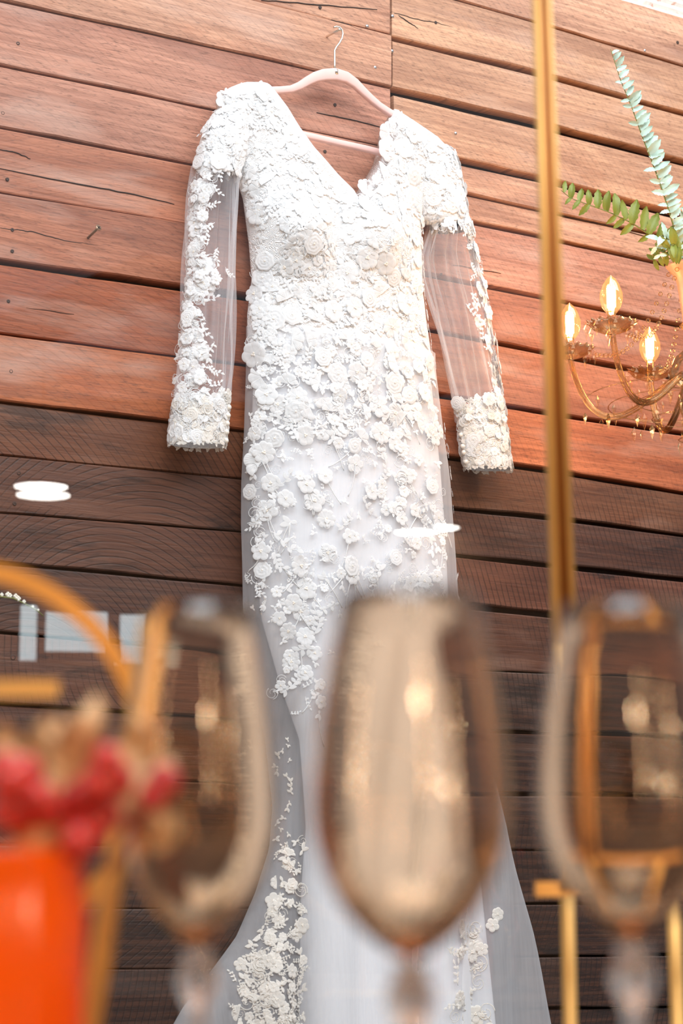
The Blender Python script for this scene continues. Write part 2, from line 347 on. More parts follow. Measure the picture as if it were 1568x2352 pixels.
def find_plank(p):
    for o, xa, xb, top, bot, yf in plank_of:
        if xa <= p.x <= xb and bot(p.x) <= p.z <= top(p.x): return o, yf
    return None, -.024
nb = MB(); nb.lathe([(1e-4, -.0005), (.0014, -.0006), (.0030, -.0012), (.0034, .001)], 12); nail_rust = nb.me('nail', M['rust'])
nb = MB(); nb.lathe([(1e-4, -.0016), (.0026, -.0013), (.0034, -.0004), (.0034, .0015)], 12); nail_steel = nb.me('nail', M['steel'])
def nail(px, py, steel=False, s=1.0):
    o, yf = find_plank(P(px, py, -.024))
    p = P(px, py, yf)
    me = nail_steel if steel else nail_rust
    R = Matrix.Translation(p) @ Matrix.Rotation(math.radians(-90), 4, 'X') @ Matrix.Scale(s, 4)
    link('nail', me, o or wall, R)
for q in [(41, 100), (19, 203), (6, 260), (17, 412), (28, 528), (28, 577), (19, 692), (25, 853), (42, 181, 0, .6), (43, 1087, 0, 1.1), (33, 1157, 0, 1.1), (217, 1004), (190, 1032, 0, .8), (29, 1510, 0, 1.5), (25, 997),
          (769, 241), (746, 348), (735, 17), (755, 112), (1000, 52), (1018, 147), (1013, 210), (897, 150, 0, .7), (1382, 26, 0, 1.3), (1555, 98, 0, 1.2), (1548, 103, 0, .7), (1555, 215), (1013, 630, 0, .8), (1103, 884, 0, .8), (1195, 755, 0, .6),
          (843, 60, 1), (861, 155, 1), (901, 37, 1), (900, 117, 1), (1046, 306, 1, .9), (1480, 116, 1, .9), (1196, 690, 0, .6)]:
    nail(q[0], q[1], bool(q[2]) if len(q) > 2 else False, q[3] if len(q) > 3 else 1.0)
# cracks: thin dark splits lying in the boards
def crack(pts, wpx=1.6):
    o, yf = find_plank(P(*pts[len(pts)//2], -.024))
    b = MB(); q = []
    for i in range(len(pts)-1):
        for k in range(6):
            f = k/6; q.append((pts[i][0]*(1-f)+pts[i+1][0]*f, pts[i][1]*(1-f)+pts[i+1][1]*f+random.uniform(-1, 1)))
    q.append(pts[-1]); n = len(q)
    b.tube([P(x, y, yf+.0002) for x, y in q], [.0004+wpx*.00042*math.sin(math.pi*min(1, max(0.05, i/(n-1)*.96+.03)))**.5 for i in range(n)], 5)
    b.link('crack', M['crack'], o or wall)
crack([(0, 524), (40, 528), (75, 533), (120, 546), (160, 555), (221, 563), (330, 583)], 2.2)
crack([(0, 388), (170, 422), (290, 443), (400, 469)], 1.8)
crack([(0, 343), (40, 352), (70, 365)], 1.6); crack([(0, 878), (150, 898), (300, 913)], 1.0)
crack([(60, 707), (170, 722)], 1); crack([(727, 258), (790, 272), (880, 293)], 1.8); crack([(620, 105), (755, 112), (800, 125), (862, 150)], 1.6)
crack([(760, 45), (800, 57), (868, 85)], 1.6); crack([(905, 30), (960, 45), (1000, 52), (1040, 62)], 1.4); crack([(915, 35), (935, 50), (960, 65)], 2)
crack([(884, 145), (930, 155), (990, 165)], 1.5); crack([(884, 115), (920, 122)], 1.2); crack([(1290, 496), (1400, 520), (1490, 545)], 1.2)
crack([(1103, 712), (1170, 722), (1243, 735)], 2); crack([(1040, 608), (1150, 628)], 1.0); crack([(1160, 998), (1250, 1012)], 1.0); crack([(600, 0), (700, 8), (866, 22)], 1.6)
# the protruding cross-head screw
o, yf = find_plank(P(197, 550, -.024)); a = P(197, 551, yf+.006); hd = P(226, 523, yf-.033)
b = MB(); ax = (hd-a).normalized(); b.tube([a, hd], .0021, 8)
for k in range(7):
    c = a.lerp(hd, .12+.1*k); u = ax.orthogonal().normalized(); v = ax.cross(u)
    b.tube([c+(u*math.cos(t)+v*math.sin(t))*.0021+ax*.0018*t/6.28 for t in np.linspace(0, 6.28, 9)], .0006, 4)
b.tube([hd-ax*.003, hd, hd+ax*.0008], [.0022, .0056, .0052], 14)
u = ax.cross(Vector((0, 0, 1))).normalized(); v = ax.cross(u)
s_ = b.link('screw', M['screw'], o)
b = MB()
for q in (u+v, u-v):
    q = q.normalized(); b.tube([hd+ax*.001-q*.0032, hd+ax*.001+q*.0032], .0009, 4)
b.link('cross_slot', M['crack'], s_)

# whitewashed brick above the boards on the right
bw = bpy.data.objects.new('wall_upper', None); COL.objects.link(bw); bw['kind'] = 'structure'
zb0 = edge_line(right[0][0]); zz = min(zb0(JX+.2), zb0(XR))
b = MB(); b.box(((JX+XR)/2, .07, zz+.60), (XR-JX)/2, .06, .64); b.link('mortar_bed', M['mortar'], bw, False)
for row in range(5):
    x = JX+.01-(row % 2)*.11
    while x < XR-.2:
        L_, H_ = .205, .088
        x0 = max(x, JX+.004)
        zc = zz-.01+row*.102+H_/2
        b = MB(); vs = []; fs = []
        k = 5                                                    # ribbed hollow-clay block
        prof = [(-.0, -H_/2)]+[(-.012+(.004 if j % 2 else 0), -H_/2+.004+(H_-.008)*j/10) for j in range(11)]+[(-.0, H_/2)]
        for xx in (x0, x0+.004, x+L_-.004, x+L_):
            e = 0 if xx in (x0, x+L_) else 1
            for yy, hh in prof: vs.append((xx+random.uniform(-.001, .001), .012+yy*e, zc+hh*(1 if e else .97)))
        m_ = len(prof)
        for q in range(3):
            for j in range(m_-1): fs.append((q*m_+j, q*m_+j+1, (q+1)*m_+j+1, (q+1)*m_+j))
        b.add(vs, fs); b.link('brick', M['brick'], bw, False)
        x += L_+.014

# ------------------------------------------------------------------ room behind and around
def struct(name, b, m): o = b.link(name, m, None, False); o['kind'] = 'structure'; return o
back = CAM - Vector((fw.x, fw.y, 0)).normalized()*9.5
b = MB(); b.box((-1, -6, -.05), 9, 9, .05); struct('floor', b, M['floor'])
hfw = Vector((fw.x, fw.y, 0)).normalized()
RZ = Matrix(((rt.x, hfw.x, 0), (rt.y, hfw.y, 0), (0, 0, 1)))      # columns: right, forward, up

# ------------------------------------------------------------------ wedding dress
YM = -.072
def W(px, py): p = P(px, py, YM); return np.array((p.x, p.z))
def prof(pts):
    q = sorted([W(*p) for p in pts], key=lambda a: a[1]); xs = [a[0] for a in q]; zs = [a[1] for a in q]
    return lambda z: float(np.interp(z, zs, xs))
bodyL = prof([(606, 189), (555, 190), (525, 202), (500, 222), (508, 260), (520, 310), (535, 370), (548, 420), (560, 455), (574, 560), (580, 640), (570, 720), (570, 800), (567, 900), (563, 1000), (557, 1100), (560, 1200), (565, 1290), (568, 1420)])
bodyR = prof([(914, 256), (960, 290), (1000, 320), (985, 360), (968, 420), (962, 510), (962, 600), (964, 680), (972, 750), (982, 820), (997, 900), (1008, 1000), (1018, 1060), (1022, 1150), (1030, 1250), (1038, 1400)])
neckL = prof([(612, 190), (618, 210), (640, 260), (662, 300), (695, 350), (742, 405), (778, 450), (795, 495)])
neckR = prof([(908, 240), (905, 255), (893, 290), (888, 330), (878, 370), (855, 410), (826, 455), (795, 495)])
zV = W(795, 495)[1]
tulL = prof([(568, 850), (563, 1000), (557, 1100), (556, 1200), (559, 1290), (562, 1420), (578, 1550), (612, 1700), (630, 1850), (622, 1950), (590, 2050), (545, 2150), (480, 2240), (425, 2310), (400, 2352), (330, 2520), (300, 2650)])
tulR = prof([(990, 850), (1008, 1000), (1022, 1100), (1029, 1200), (1036, 1290), (1044, 1420), (1065, 1550), (1100, 1700), (1138, 1850), (1152, 1900), (1175, 2000), (1210, 2140), (1255, 2352), (1285, 2500), (1310, 2650)])
linL = prof([(585, 850), (580, 1000), (580, 1100), (586, 1200), (592, 1290), (602, 1420), (640, 1550), (690, 1700), (705, 1900), (694, 2050), (690, 2352), (690, 2650)])
linR = prof([(978, 850), (993, 1000), (1003, 1100), (1010, 1200), (1014, 1290), (1020, 1420), (1030, 1550), (1045, 1700), (1075, 1900), (1095, 2050), (1120, 2352), (1140, 2650)])
bustA = P(686, 520, -.13); bustB = P(880, 540, -.13)
Zt = W(800, 200)[1]; Zw = W(800, 850)[1]; Zh = W(800, 2600)[1]
def bust(x, z):
    o = 0
    for c, wx in ((bustA, .070), (bustB, .060)):
        o += .036*math.exp(-((x-c.x)/wx)**2-((z-c.z)/(.075 if z > c.z else .062))**2)
    cx = (bustA.x+bustB.x)/2
    return o - .012*math.exp(-((x-cx)/.016)**2-((z-bustA.z)/.09)**2)
def section_y(t, z, x, df, db, ripple=0.0, k=0, layer=0.0):
    s = math.sin(t)
    ex = float(np.interp(z, [zV, zV+.12], [.75, .45]))
    y = YM - (abs(s)**ex*df if s > 0 else -abs(s)**ex*db)
    if s > 0: y -= bust(x, z)*min(1, s*2)*(1 if layer < .5 else 0)
    if ripple: y -= s*ripple*math.sin(k*x + 6*math.sin(z*2.1))
    return y
def df_of(z):
    return float(np.interp(z, [W(800, 2600)[1], W(800, 1900)[1], W(800, 1300)[1], W(800, 700)[1], W(800, 250)[1]], [.085, .060, .062, .052, .030]))
def body_pt(x, z, layer=0):
    """front surface point and normal for world x, z; layer 0 bodice/lining, 1 outer tulle"""
    def S(x, z):
        if layer == 0: L_, R_ = (bodyL(z), bodyR(z)) if z > Zw else (linL(z), linR(z))
        else: L_, R_ = tulL(z), tulR(z)
        c, h = (L_+R_)/2, (R_-L_)/2
        u = max(-.995, min(.995, (x-c)/h)); t = math.acos(u)
        rip = 0 if layer == 0 else float(np.interp(z, [W(800, 2400)[1], W(800, 1500)[1], W(800, 1000)[1]], [.016, .006, .001]))
        return Vector((c+h*u, section_y(t, z, x, df_of(z)+(.006 if layer else 0), .03, rip, 55, layer), z))
    p = S(x, z); e = .004
    n = (S(x+e, z)-S(x-e, z)).cross(S(x, z+e)-S(x, z-e))
    n = n.normalized() if n.length > 1e-9 else Vector((0, -1, 0))
    if n.y > 0: n = -n
    return p, n
def surf_at_px(px, py, layer=0):
    q = W(px, py); x, z = q
    for _ in range(4):
        p, n = body_pt(x, z, layer); ax, ay = proj(p)
        e = W(px, py)-W(ax, ay); x += e[0]; z += e[1]
    p, n = body_pt(x, z, layer); ax, ay = proj(p)
    if abs(ax-px)+abs(ay-py) > 14: return None, None
    return p, n
dloc = P(785, 1100, YM); dloc = Vector((dloc.x, YM, Zh))
dress = thing('wedding_dress', 'long white lace wedding dress with sheer sleeves hanging on the plank wall', 'dress', dloc)
def dl(vs): return [Vector(v)-dloc for v in vs]
def grid(rows, closed=False):
    n = len(rows[0]); vs = [p for r in rows for p in r]; fs = []
    for i in range(len(rows)-1):
        for j in range(n if closed else n-1):
            a, b_ = i*n+j, i*n+(j+1) % n
            fs.append((a, b_, b_+n, a+n))
    return vs, fs
def tube_rows(zs, Lf, Rf, dff, db, n=56, ripple=None, k=55, layer=0.0):
    rows = []
    for z in zs:
        L_, R_ = Lf(z), Rf(z); c, h = (L_+R_)/2, (R_-L_)/2
        r = []
        for j in range(n):
            t = 2*math.pi*j/n; x = c+h*math.cos(t)
            r.append((x, section_y(t, z, x, dff(z), db, ripple(z) if ripple else 0, k, layer), z))
        rows.append(r)
    return rows
# bodice: one tube below the neckline point, two panels above it
B = MB(); B.org = dloc
zs = np.linspace(zV-.001, Zw, 60); vs, fs = grid(tube_rows(zs, bodyL, bodyR, df_of, .03, 72), True); B.add(vs, fs)
for Lf, Rf, zt in ((bodyL, neckL, W(606, 189)[1]), (neckR, bodyR, W(912, 252)[1])):
    zs = np.linspace(zt, zV-.002, 46)
    rows = []
    for z in zs:
        L_, R_ = Lf(z), Rf(z); c, h = (L_+R_)/2, max(.004, (R_-L_)/2)
        gL, gR = bodyL(z), bodyR(z); gc, gh = (gL+gR)/2, (gR-gL)/2
        k = min(1, (zt-z)/.05)**.5
        fr, bk = [], []
        for j in range(25):
            u = -1+2*j/24; x = c+h*u; gu = max(-1, min(1, (x-gc)/gh)); s = math.sqrt(1-gu*gu)**float(np.interp(z, [zV, zV+.12], [.75, .45]))
            fr.append((x, YM-(s*df_of(z)*k+.0004)-bust(x, z)*min(1, s*2), z))
            bk.append((x, YM+.004+s*.028*k, z))
        rows.append(fr+bk[::-1])
    vs, fs = grid(rows, True); B.add(vs, fs)
B.link('bodice', M['bodice'], dress)
# satin lining of the skirt
B = MB(); B.org = dloc
zs = np.linspace(Zw+.01, Zh, 90)
rip_in = lambda z: float(np.interp(z, [W(800, 2400)[1], W(800, 1500)[1], W(800, 1000)[1]], [.012, .004, 0]))
vs, fs = grid(tube_rows(zs, linL, linR, df_of, .03, 84, rip_in, 48), True); B.add(vs, fs); B.link('skirt_lining', M['satin'], dress)
B = MB(); B.org = dloc
zs = np.linspace(Zw+.05, Zh, 110)
rip_out = lambda z: float(np.interp(z, [W(800, 2400)[1], W(800, 1500)[1], W(800, 1000)[1]], [.016, .006, .001]))
vs, fs = grid(tube_rows(zs, tulL, tulR, lambda z: df_of(z)+.006, .034, 150, rip_out, 55, 1.0), True); B.add(vs, fs); B.link('tulle_overskirt', M['skirt_tulle'], dress)

# sleeves
SL = [((528, 228), (590, 215)), ((492, 262), (580, 275)), ((466, 310), (556, 360)), ((452, 380), (541, 405)), ((440, 450), (538, 440)), ((434, 520), (536, 510)), ((430, 580), (534, 570)), ((425, 680), (531, 680)), ((417, 780), (527, 780)), ((409, 860), (524, 860)), ((402, 925), (519, 920)), ((396, 980), (513, 980)), ((392, 1018), (510, 1028))]
SR = [((1000, 326), (945, 308)), ((1018, 340), (948, 352)), ((1032, 348), (950, 390)), ((1045, 390), (955, 440)), ((1056, 445), (962, 485)), ((1062, 490), (968, 512)), ((1066, 520), (996, 512)), ((1072, 548), (985, 548)), ((1080, 585), (973, 590)), ((1092, 630), (978, 640)), ((1105, 685), (991, 690)), ((1113, 745), (1008, 750)), ((1120, 800), (1022, 810)), ((1130, 860), (1035, 870)), ((1140, 910), (1046, 920)), ((1152, 970), (1054, 975)), ((1160, 1030), (1062, 1030)), ((1167, 1080), (1071, 1073))]
def resample(S, n):
    S = np.array(S, float); d = np.r_[0, np.cumsum(np.linalg.norm(np.diff(S.mean(1), axis=0), axis=1))]
    t = np.linspace(0, d[-1], n); out = np.empty((n, 2, 2))
    for a in range(2):
        for c in range(2): out[:, a, c] = np.interp(t, d, S[:, a, c])
    return out
class Sleeve:
    def __init__(s, S, n=90): s.R = resample(S, n); s.n = n
    def center(s, f):
        i = min(s.n-1.001, max(0, f*(s.n-1))); k = int(i); q = s.R[k]*(1-(i-k))+s.R[k+1]*(i-k)
        return W(*q[0]), W(*q[1])
    def pt(s, f, t, inflate=0.0, wr=1.0):
        """t=0 outer seam, t=pi/2 front, t=pi inner seam"""
        o, i = s.center(f); c, h = (o+i)/2, (i-o)/2
        hl = np.linalg.norm(h); hd_ = h/hl
        dep = float(np.interp(f, [0, .15, 1], [.024, .033, .027]))+inflate
        w_ = 0
        if .22 < f < .86: w_ = wr*(.0036*math.sin(5*t+9*f)+.0034*math.sin(13*t-7*f)+.0022*math.sin(23*t+4*f))
        q = c - hd_*(hl+inflate+w_)*math.cos(t)
        return Vector((q[0], YM-.002-(dep+w_)*math.sin(t), q[1]))
    def normal(s, f, t):
        e = .01; a = s.pt(f, t+e, 0, 0)-s.pt(f, t-e, 0, 0); b_ = s.pt(min(1, f+e), t, 0, 0)-s.pt(max(0, f-e), t, 0, 0)
        n = a.cross(b_).normalized(); c = s.pt(f, t, 0, 0)-Vector(((s.center(f)[0][0]+s.center(f)[1][0])/2, YM, s.pt(f, t, 0, 0).z))
        return n if n.dot(c) > 0 else -n
sleeves = []
for S, capf, cufff, label in ((SL, .235, .86, 'left'), (SR, .30, .80, 'right')):
    s = Sleeve(S); sleeves.append((s, capf, cufff))
    B = MB(); B.org = dloc
    rows = [[s.pt(f, 2*math.pi*j/128) for j in range(128)] for f in np.linspace(0, 1, 90)]
    vs, fs = grid(rows, True); B.add(vs, fs); so = B.link('sleeve', M['tulle'], dress)
    B = MB(); B.org = dloc
    rows = [[s.pt(f, 2*math.pi*j/48, .0012, 0) for j in range(48)] for f in np.linspace(0, capf, 24)]
    # ragged lower edge of the shoulder cap
    rows[-1] = [s.pt(capf-.045+.02*math.sin(5*j)+(.03 if 12 < j < 36 else 0), 2*math.pi*j/48, .0012, 0) for j in range(48)]
    vs, fs = grid(rows, True); B.add(vs, fs); B.link('shoulder_cap', M['bodice'], so)
    B = MB(); B.org = dloc
    rows = []
    for f in np.linspace(cufff, 1, 22):
        rows.append([s.pt(min(1.02, f+(.012*abs(math.sin(j*.5)) if f == 1 else 0)+(.02*math.sin(j*.9) if f == cufff else 0)), 2*math.pi*j/60, .0012, 0) for j in range(60)])
    vs, fs = grid(rows, True); B.add(vs, fs); B.link('cuff', M['bodice'], so)
    # pearl buttons down the inner cuff seam
    for k in range(4 if label == 'right' else 5):
        f = (.90, .935, .955, .985)[k] if label == 'right' else .90+.022*k
        tt = math.pi*(.96 if label == 'right' else .80)
        B = MB(); c = s.pt(f, tt, .004)-dloc; B.ball(c, .0052, 14); B.tube([c, s.pt(f, tt, -.002)-dloc], .0012, 5)
        B.link('pearl_button', M['pearl'], so)
    s.obj = so

# lace pieces ---------------------------------------------------------------
def rosette(p=6, ribs=5, deep=.18, bead=True, sector=2*math.pi, nr=6, nt=66, cup=.10):
    """flower with p lobes, corded rim and ribbed petals, radius 1"""
    vs = [(0, 0, .10)]; fs = []; full = sector > 6
    cols = nt if full else nt+1
    for i in range(1, nr+1):
        r = i/nr
        for j in range(cols):
            a = sector*j/nt; lob = abs(math.cos(p*a/2)) if full else abs(math.cos(p*a/2))
            R = 1-deep*(1-lob**.6)*min(1, r*1.6)
            rib = math.cos(p*ribs*a)
            z = .10-cup*.4*r + (.05*rib if .3 < r < .95 else 0) + (.13 if i == nr-1 else 0) + (-.10 if i == nr else 0) - .14*(1-lob)**3*min(1, r*2)
            vs.append((r*R*math.cos(a), r*R*math.sin(a), z))
    for j in range(nt): fs.append((0, 1+j, 1+(j+1) % cols))
    for i in range(nr-1):
        for j in range(nt):
            a, b_ = 1+i*cols+j, 1+i*cols+(j+1) % cols; fs.append((a, a+cols, b_+cols, b_))
    B = MB(); B.add(vs, fs, 0)
    if bead:
        for k in range(3): B.ball((.10*math.cos(2.1*k), .10*math.sin(2.1*k), .2), .10, 8, 1)
    return B
def rose(turns=3.2, nt=40, nr=14):
    vs = []; fs = []
    for i in range(nr+1):
        r = i/nr
        for j in range(nt):
            a = 2*math.pi*j/nt; R = 1-.10*(1-abs(math.cos(3.5*a)))*r
            ph = (r*turns*1.0+a/(2*math.pi)) % 1
            z = .10+.20*(1-r)+.06*math.cos(2*math.pi*ph)+.03*math.cos(9*a+6*r)+(-.14 if i == nr else 0)
            vs.append((r*R*math.cos(a), r*R*math.sin(a), z))
    for i in range(nr):
        for j in range(nt):
            a, b_ = i*nt+j, i*nt+(j+1) % nt; fs.append((a, a+nt, b_+nt, b_))
    B = MB(); B.add(vs, fs); B.ball((0, 0, .34), .10, 8, 1); return B
def leaf_into(B, base, ang, L_, Wd, z0=.04):
    vs = []; fs = []; n = 7
    for i in range(n+1):
        s = i/n; wd = Wd*math.sin(math.pi*min(1, s*.92+.06))**.8
        for q, zz in ((-1, -.06), (-.82, .10), (-.4, 0), (0, .09), (.4, 0), (.82, .10), (1, -.06)):
            x, y = s*L_, q*wd+.12*L_*math.sin(s*2)
            vs.append((base[0]+x*math.cos(ang)-y*math.sin(ang), base[1]+x*math.sin(ang)+y*math.cos(ang), z0+zz*min(1, wd/Wd+.2)*.9))
    for i in range(n):
        for j in range(6): a = i*7+j; fs.append((a, a+7, a+8, a+1))
    B.add(vs, fs)
def spray(n=6, seed=0):
    r = random.Random(seed); B = MB(); pts = [(-1+2*i/10, .22*math.sin(i*.5+seed), .05) for i in range(11)]
    B.tube(pts, .035, 5)
    for k in range(n):
        i = 1+int(k*9/n); side = 1 if k % 2 else -1
        leaf_into(B, pts[i][:2], side*r.uniform(.6, 1.1), r.uniform(.42, .62), .15)
    leaf_into(B, pts[-1][:2], 0, .5, .16)
    return B
def leafpair(seed=0):
    B = MB(); leaf_into(B, (0, 0), .5, 1.0, .26); leaf_into(B, (0, 0), -.5, .9, .24); leaf_into(B, (0, 0), 3.3, .7, .2); return B
def curl(seed=0):
    r = random.Random(seed); B = MB(); a0 = r.uniform(0, 6)
    for m_ in range(2):
        pts = []
        for i in range(22):
            s = i/21; a = a0+m_*2.6+s*5.2; R = .95*(1-.72*s); pts.append((R*math.cos(a)+.12*m_, R*math.sin(a), .06+.05*s))
        B.tube(pts, [.055*(1-.3*i/21) for i in range(22)], 5)
    return B
LM = [M['lace'], M['pearl']]; CM = [M['cream_lace'], M['pearl']]
proto = {'flower': [rosette(6, 5), rosette(5, 7, .26), rosette(8, 4, .2, True), rosette(5, 5, .34)], 'rose': [rose(3.2), rose(2.4)],
         'fan': [rosette(7, 6, .14, False, math.pi*.95, 6, 60)], 'leaf': [leafpair()], 'spray': [spray(6, 1), spray(8, 2)], 'curl': [curl(1), curl(4)]}
meshes = {k: [(B_.me('lace_'+k, LM), B_.me('lace_'+k, CM)) for B_ in v] for k, v in proto.items()}
arr = {k: [(np.array([tuple(v) for v in B_.v]), B_.f, B_.m) for B_ in v] for k, v in proto.items()}
NPART = 0
stuffs = {}
def place(kind, p, n, size, ang=None, cream=False, lift=.0012, part=True, parent=None):
    """lay one lace piece on the cloth at p with normal n"""
    global NPART
    if p is None or (parent is None and n.y > -.12): return
    parent = parent or dress
    ang = random.uniform(0, 6.283) if ang is None else ang
    q = n.to_track_quat('Z', 'Y').to_matrix().to_4x4()
    tilt = Matrix.Rotation(random.uniform(-.12, .12), 4, 'X') @ Matrix.Rotation(random.uniform(-.12, .12), 4, 'Y')
    T = Matrix.Translation(p+n*(lift+random.uniform(0, .0022))) @ q @ Matrix.Rotation(ang, 4, 'Z') @ tilt @ Matrix.Diagonal((size, size, size*.27, 1))
    i = random.randrange(len(meshes[kind]))
    if part and NPART < 296:
        NPART += 1
        link('lace_'+kind, meshes[kind][i][int(cream)], parent, Matrix.Translation(-dloc) @ T)
    else:
        st = stuffs.setdefault((parent.name, cream), [[], [], [], 0, parent])
        v, f, m_ = arr[kind][i]; A = np.array(T.to_3x3()); b_ = np.array(T.translation-dloc)
        st[0].append(v @ A.T + b_); st[1] += [tuple(a+st[3] for a in ff) for ff in f]; st[2] += m_; st[3] += len(v)
# hand-placed pieces of the lower skirt, then the dense upper lace
PX = .00077
skirt = [('fan', 600, 1060, 48), ('flower', 605, 1040, 30), ('flower', 700, 1000, 26), ('rose', 812, 1025, 22), ('flower', 815, 1066, 26), ('spray', 870, 1012, 34), ('fan', 925, 955, 46), ('flower', 905, 950, 28), ('flower', 930, 1092, 26), ('rose', 990, 1115, 26),
         ('flower', 745, 1092, 24), ('flower', 702, 1112, 26), ('flower', 612, 1172, 30), ('spray', 590, 1190, 30), ('flower', 592, 1268, 26), ('rose', 597, 1311, 22), ('spray', 640, 1112, 34), ('leaf', 665, 1200, 28), ('flower', 720, 1150, 32), ('flower', 748, 1192, 26),
         ('spray', 790, 1202, 32), ('flower', 800, 1232, 22), ('flower', 690, 1300, 28), ('spray', 650, 1245, 36), ('rose', 806, 1300, 26), ('flower', 808, 1322, 24), ('rose', 908, 1280, 22), ('flower', 972, 1335, 22), ('leaf', 870, 1310, 26), ('flower', 702, 1352, 28), ('flower', 672, 1385, 24),
         ('spray', 842, 1160, 34), ('flower', 852, 1128, 24), ('spray', 960, 1180, 36), ('leaf', 985, 1235, 22), ('flower', 752, 1270, 26), ('leaf', 655, 1350, 24), ('spray', 935, 1240, 26), ('flower', 905, 1020, 24), ('leaf', 760, 1010, 26), ('leaf', 780, 970, 26),
         ('flower', 920, 1190, 22), ('spray', 985, 1160, 28), ('leaf', 745, 1330, 22), ('spray', 640, 1290, 30), ('flower', 655, 1145, 24), ('spray', 880, 1090, 30), ('flower', 620, 1110, 24),
         ('flower', 690, 1405, 26), ('spray', 725, 1430, 34), ('flower', 660, 1450, 24), ('flower', 700, 1462, 26), ('spray', 690, 1500, 36), ('flower', 668, 1520, 22), ('flower', 722, 1500, 20), ('spray', 675, 1560, 34), ('flower', 700, 1545, 22), ('leaf', 725, 1570, 20), ('flower', 735, 1612, 18), ('leaf', 730, 1640, 16), ('leaf', 655, 1585, 18), ('spray', 745, 1400, 30), ('flower', 640, 1420, 20), ('flower', 940, 1340, 22), ('leaf', 1000, 1300, 20), ('flower', 1005, 1190, 22), ('rose', 575, 1130, 22), ('spray', 1010, 1240, 26)]
for k, px, py, r in skirt:
    p, n = surf_at_px(px, py, 1); place(k, p, n, r*PX*random.uniform(.82, .95))
def inside(px, py, m=0):
    """px,py on the dress body silhouette"""
    z = W(px, py)[1]; x = W(px, py)[0]
    if px > 880 and py < 256+max(0, px-912)*.72: return False
    if px < 620 and py < 200+max(0, 550-px)*.5: return False
    L_, R_ = bodyL(z), bodyR(z)
    if not (L_-m < x < R_+m): return False
    if z > zV and neckL(z)-m*.0 < x < neckR(z)+m*.0: return False
    return True
pts = []
tries = 0
while tries < 9000:                                   # large flowers first: spaced apart
    tries += 1
    px, py = random.uniform(500, 1020), random.uniform(200, 1010)
    if not inside(px, py): continue
    dmin = 31 if py < 700 else 33
    if all((px-a)**2+(py-b_)**2 > dmin**2 for a, b_ in pts): pts.append((px, py))
for px, py in pts:
    p, n = surf_at_px(px, py, 0 if W(px, py)[1] > Zw+.055 else 1)
    place(random.choice(['flower', 'fan', 'fan', 'fan', 'spray', 'flower', 'fan', 'spray', 'rose']), p, n, random.uniform(19, 30)*PX, lift=.0015)
fill = 0
while fill < 1100:
    px, py = random.uniform(490, 1030), random.uniform(195, 1000)
    if not inside(px, py) or random.random() > (1 if py < 760 else .85): continue
    p, n = surf_at_px(px, py, 0 if W(px, py)[1] > Zw+.055 else 1)
    place(random.choice(['leaf', 'curl', 'curl', 'flower', 'spray', 'leaf', 'fan', 'leaf']), p, n, random.uniform(9, 18)*PX, part=False, lift=.001); fill += 1
# edge lace along neckline and side seams
for pa in ([(616, 208), (640, 260), (662, 300), (695, 350), (742, 405), (790, 462), (800, 492)], [(903, 268), (893, 290), (888, 330), (880, 370), (858, 410), (832, 455), (812, 492)]):
    pa = np.array(pa, float); d = np.r_[0, np.cumsum(np.linalg.norm(np.diff(pa, axis=0), axis=1))]
    for s_ in np.arange(0, d[-1], 9):
        px, py = np.interp(s_, d, pa[:, 0]), np.interp(s_, d, pa[:, 1])
        sgn = -1 if pa[0, 0] < 800 else 1
        p, n = surf_at_px(px+sgn*random.uniform(2, 9), py+random.uniform(-4, 4), 0)
        place(random.choice(['leaf', 'flower', 'curl', 'leaf']), p, n, random.uniform(8, 15)*PX, part=False)
for py in range(460, 1420, 13):
    z = W(700, py)[1]
    for f_, lay in ((bodyL, -1), (bodyR, 1)):
        if random.random() < (.75 if py < 1050 else .3):
            x = f_(z)-lay*.006; p, n = body_pt(x, z, 1 if z < Zw-.07 else 0)
            place(random.choice(['leaf', 'flower', 'curl', 'spray']), p, n, random.uniform(9, 18)*PX, part=False)
# skirt filler: small buds and vine cords
for _ in range(150):
    k, px, py, r = random.choice(skirt); px += random.gauss(0, 26); py += random.gauss(0, 26)
    if not (570 < px < 1030): continue
    p, n = surf_at_px(px, py, 1); place(random.choice(['leaf', 'leaf', 'curl', 'flower', 'spray']), p, n, random.uniform(8, 15)*PX, part=False)
for _ in range(95):
    px, py = random.uniform(870, 1022), random.uniform(990, 1400)
    p, n = surf_at_px(px, py, 1); place(random.choice(['leaf', 'curl', 'spray', 'flower']), p, n, random.uniform(9, 19)*PX, part=False)
for _ in range(110):
    px, py = random.uniform(575, 860), random.uniform(980, 1400)
    p, n = surf_at_px(px, py, 1); place(random.choice(['leaf', 'curl', 'leaf', 'spray']), p, n, random.uniform(8, 15)*PX, part=False)
V = MB(); V.org = dloc
for _ in range(42):
    k, px, py, r = random.choice(skirt); a = random.uniform(.8, 2.3); pts_ = []
    bend = random.uniform(-.06, .06)
    for i in range(12):
        p, n = surf_at_px(px, py, 1); 
        if p is None: break
        pts_.append(p+n*.002); px += 7*math.cos(a); py += 7*math.sin(a); a += bend
    if len(pts_) > 3: V.tube(pts_, .0010, 4)
o = V.link('vine_cord', M['lace'], dress); o['kind'] = 'stuff'
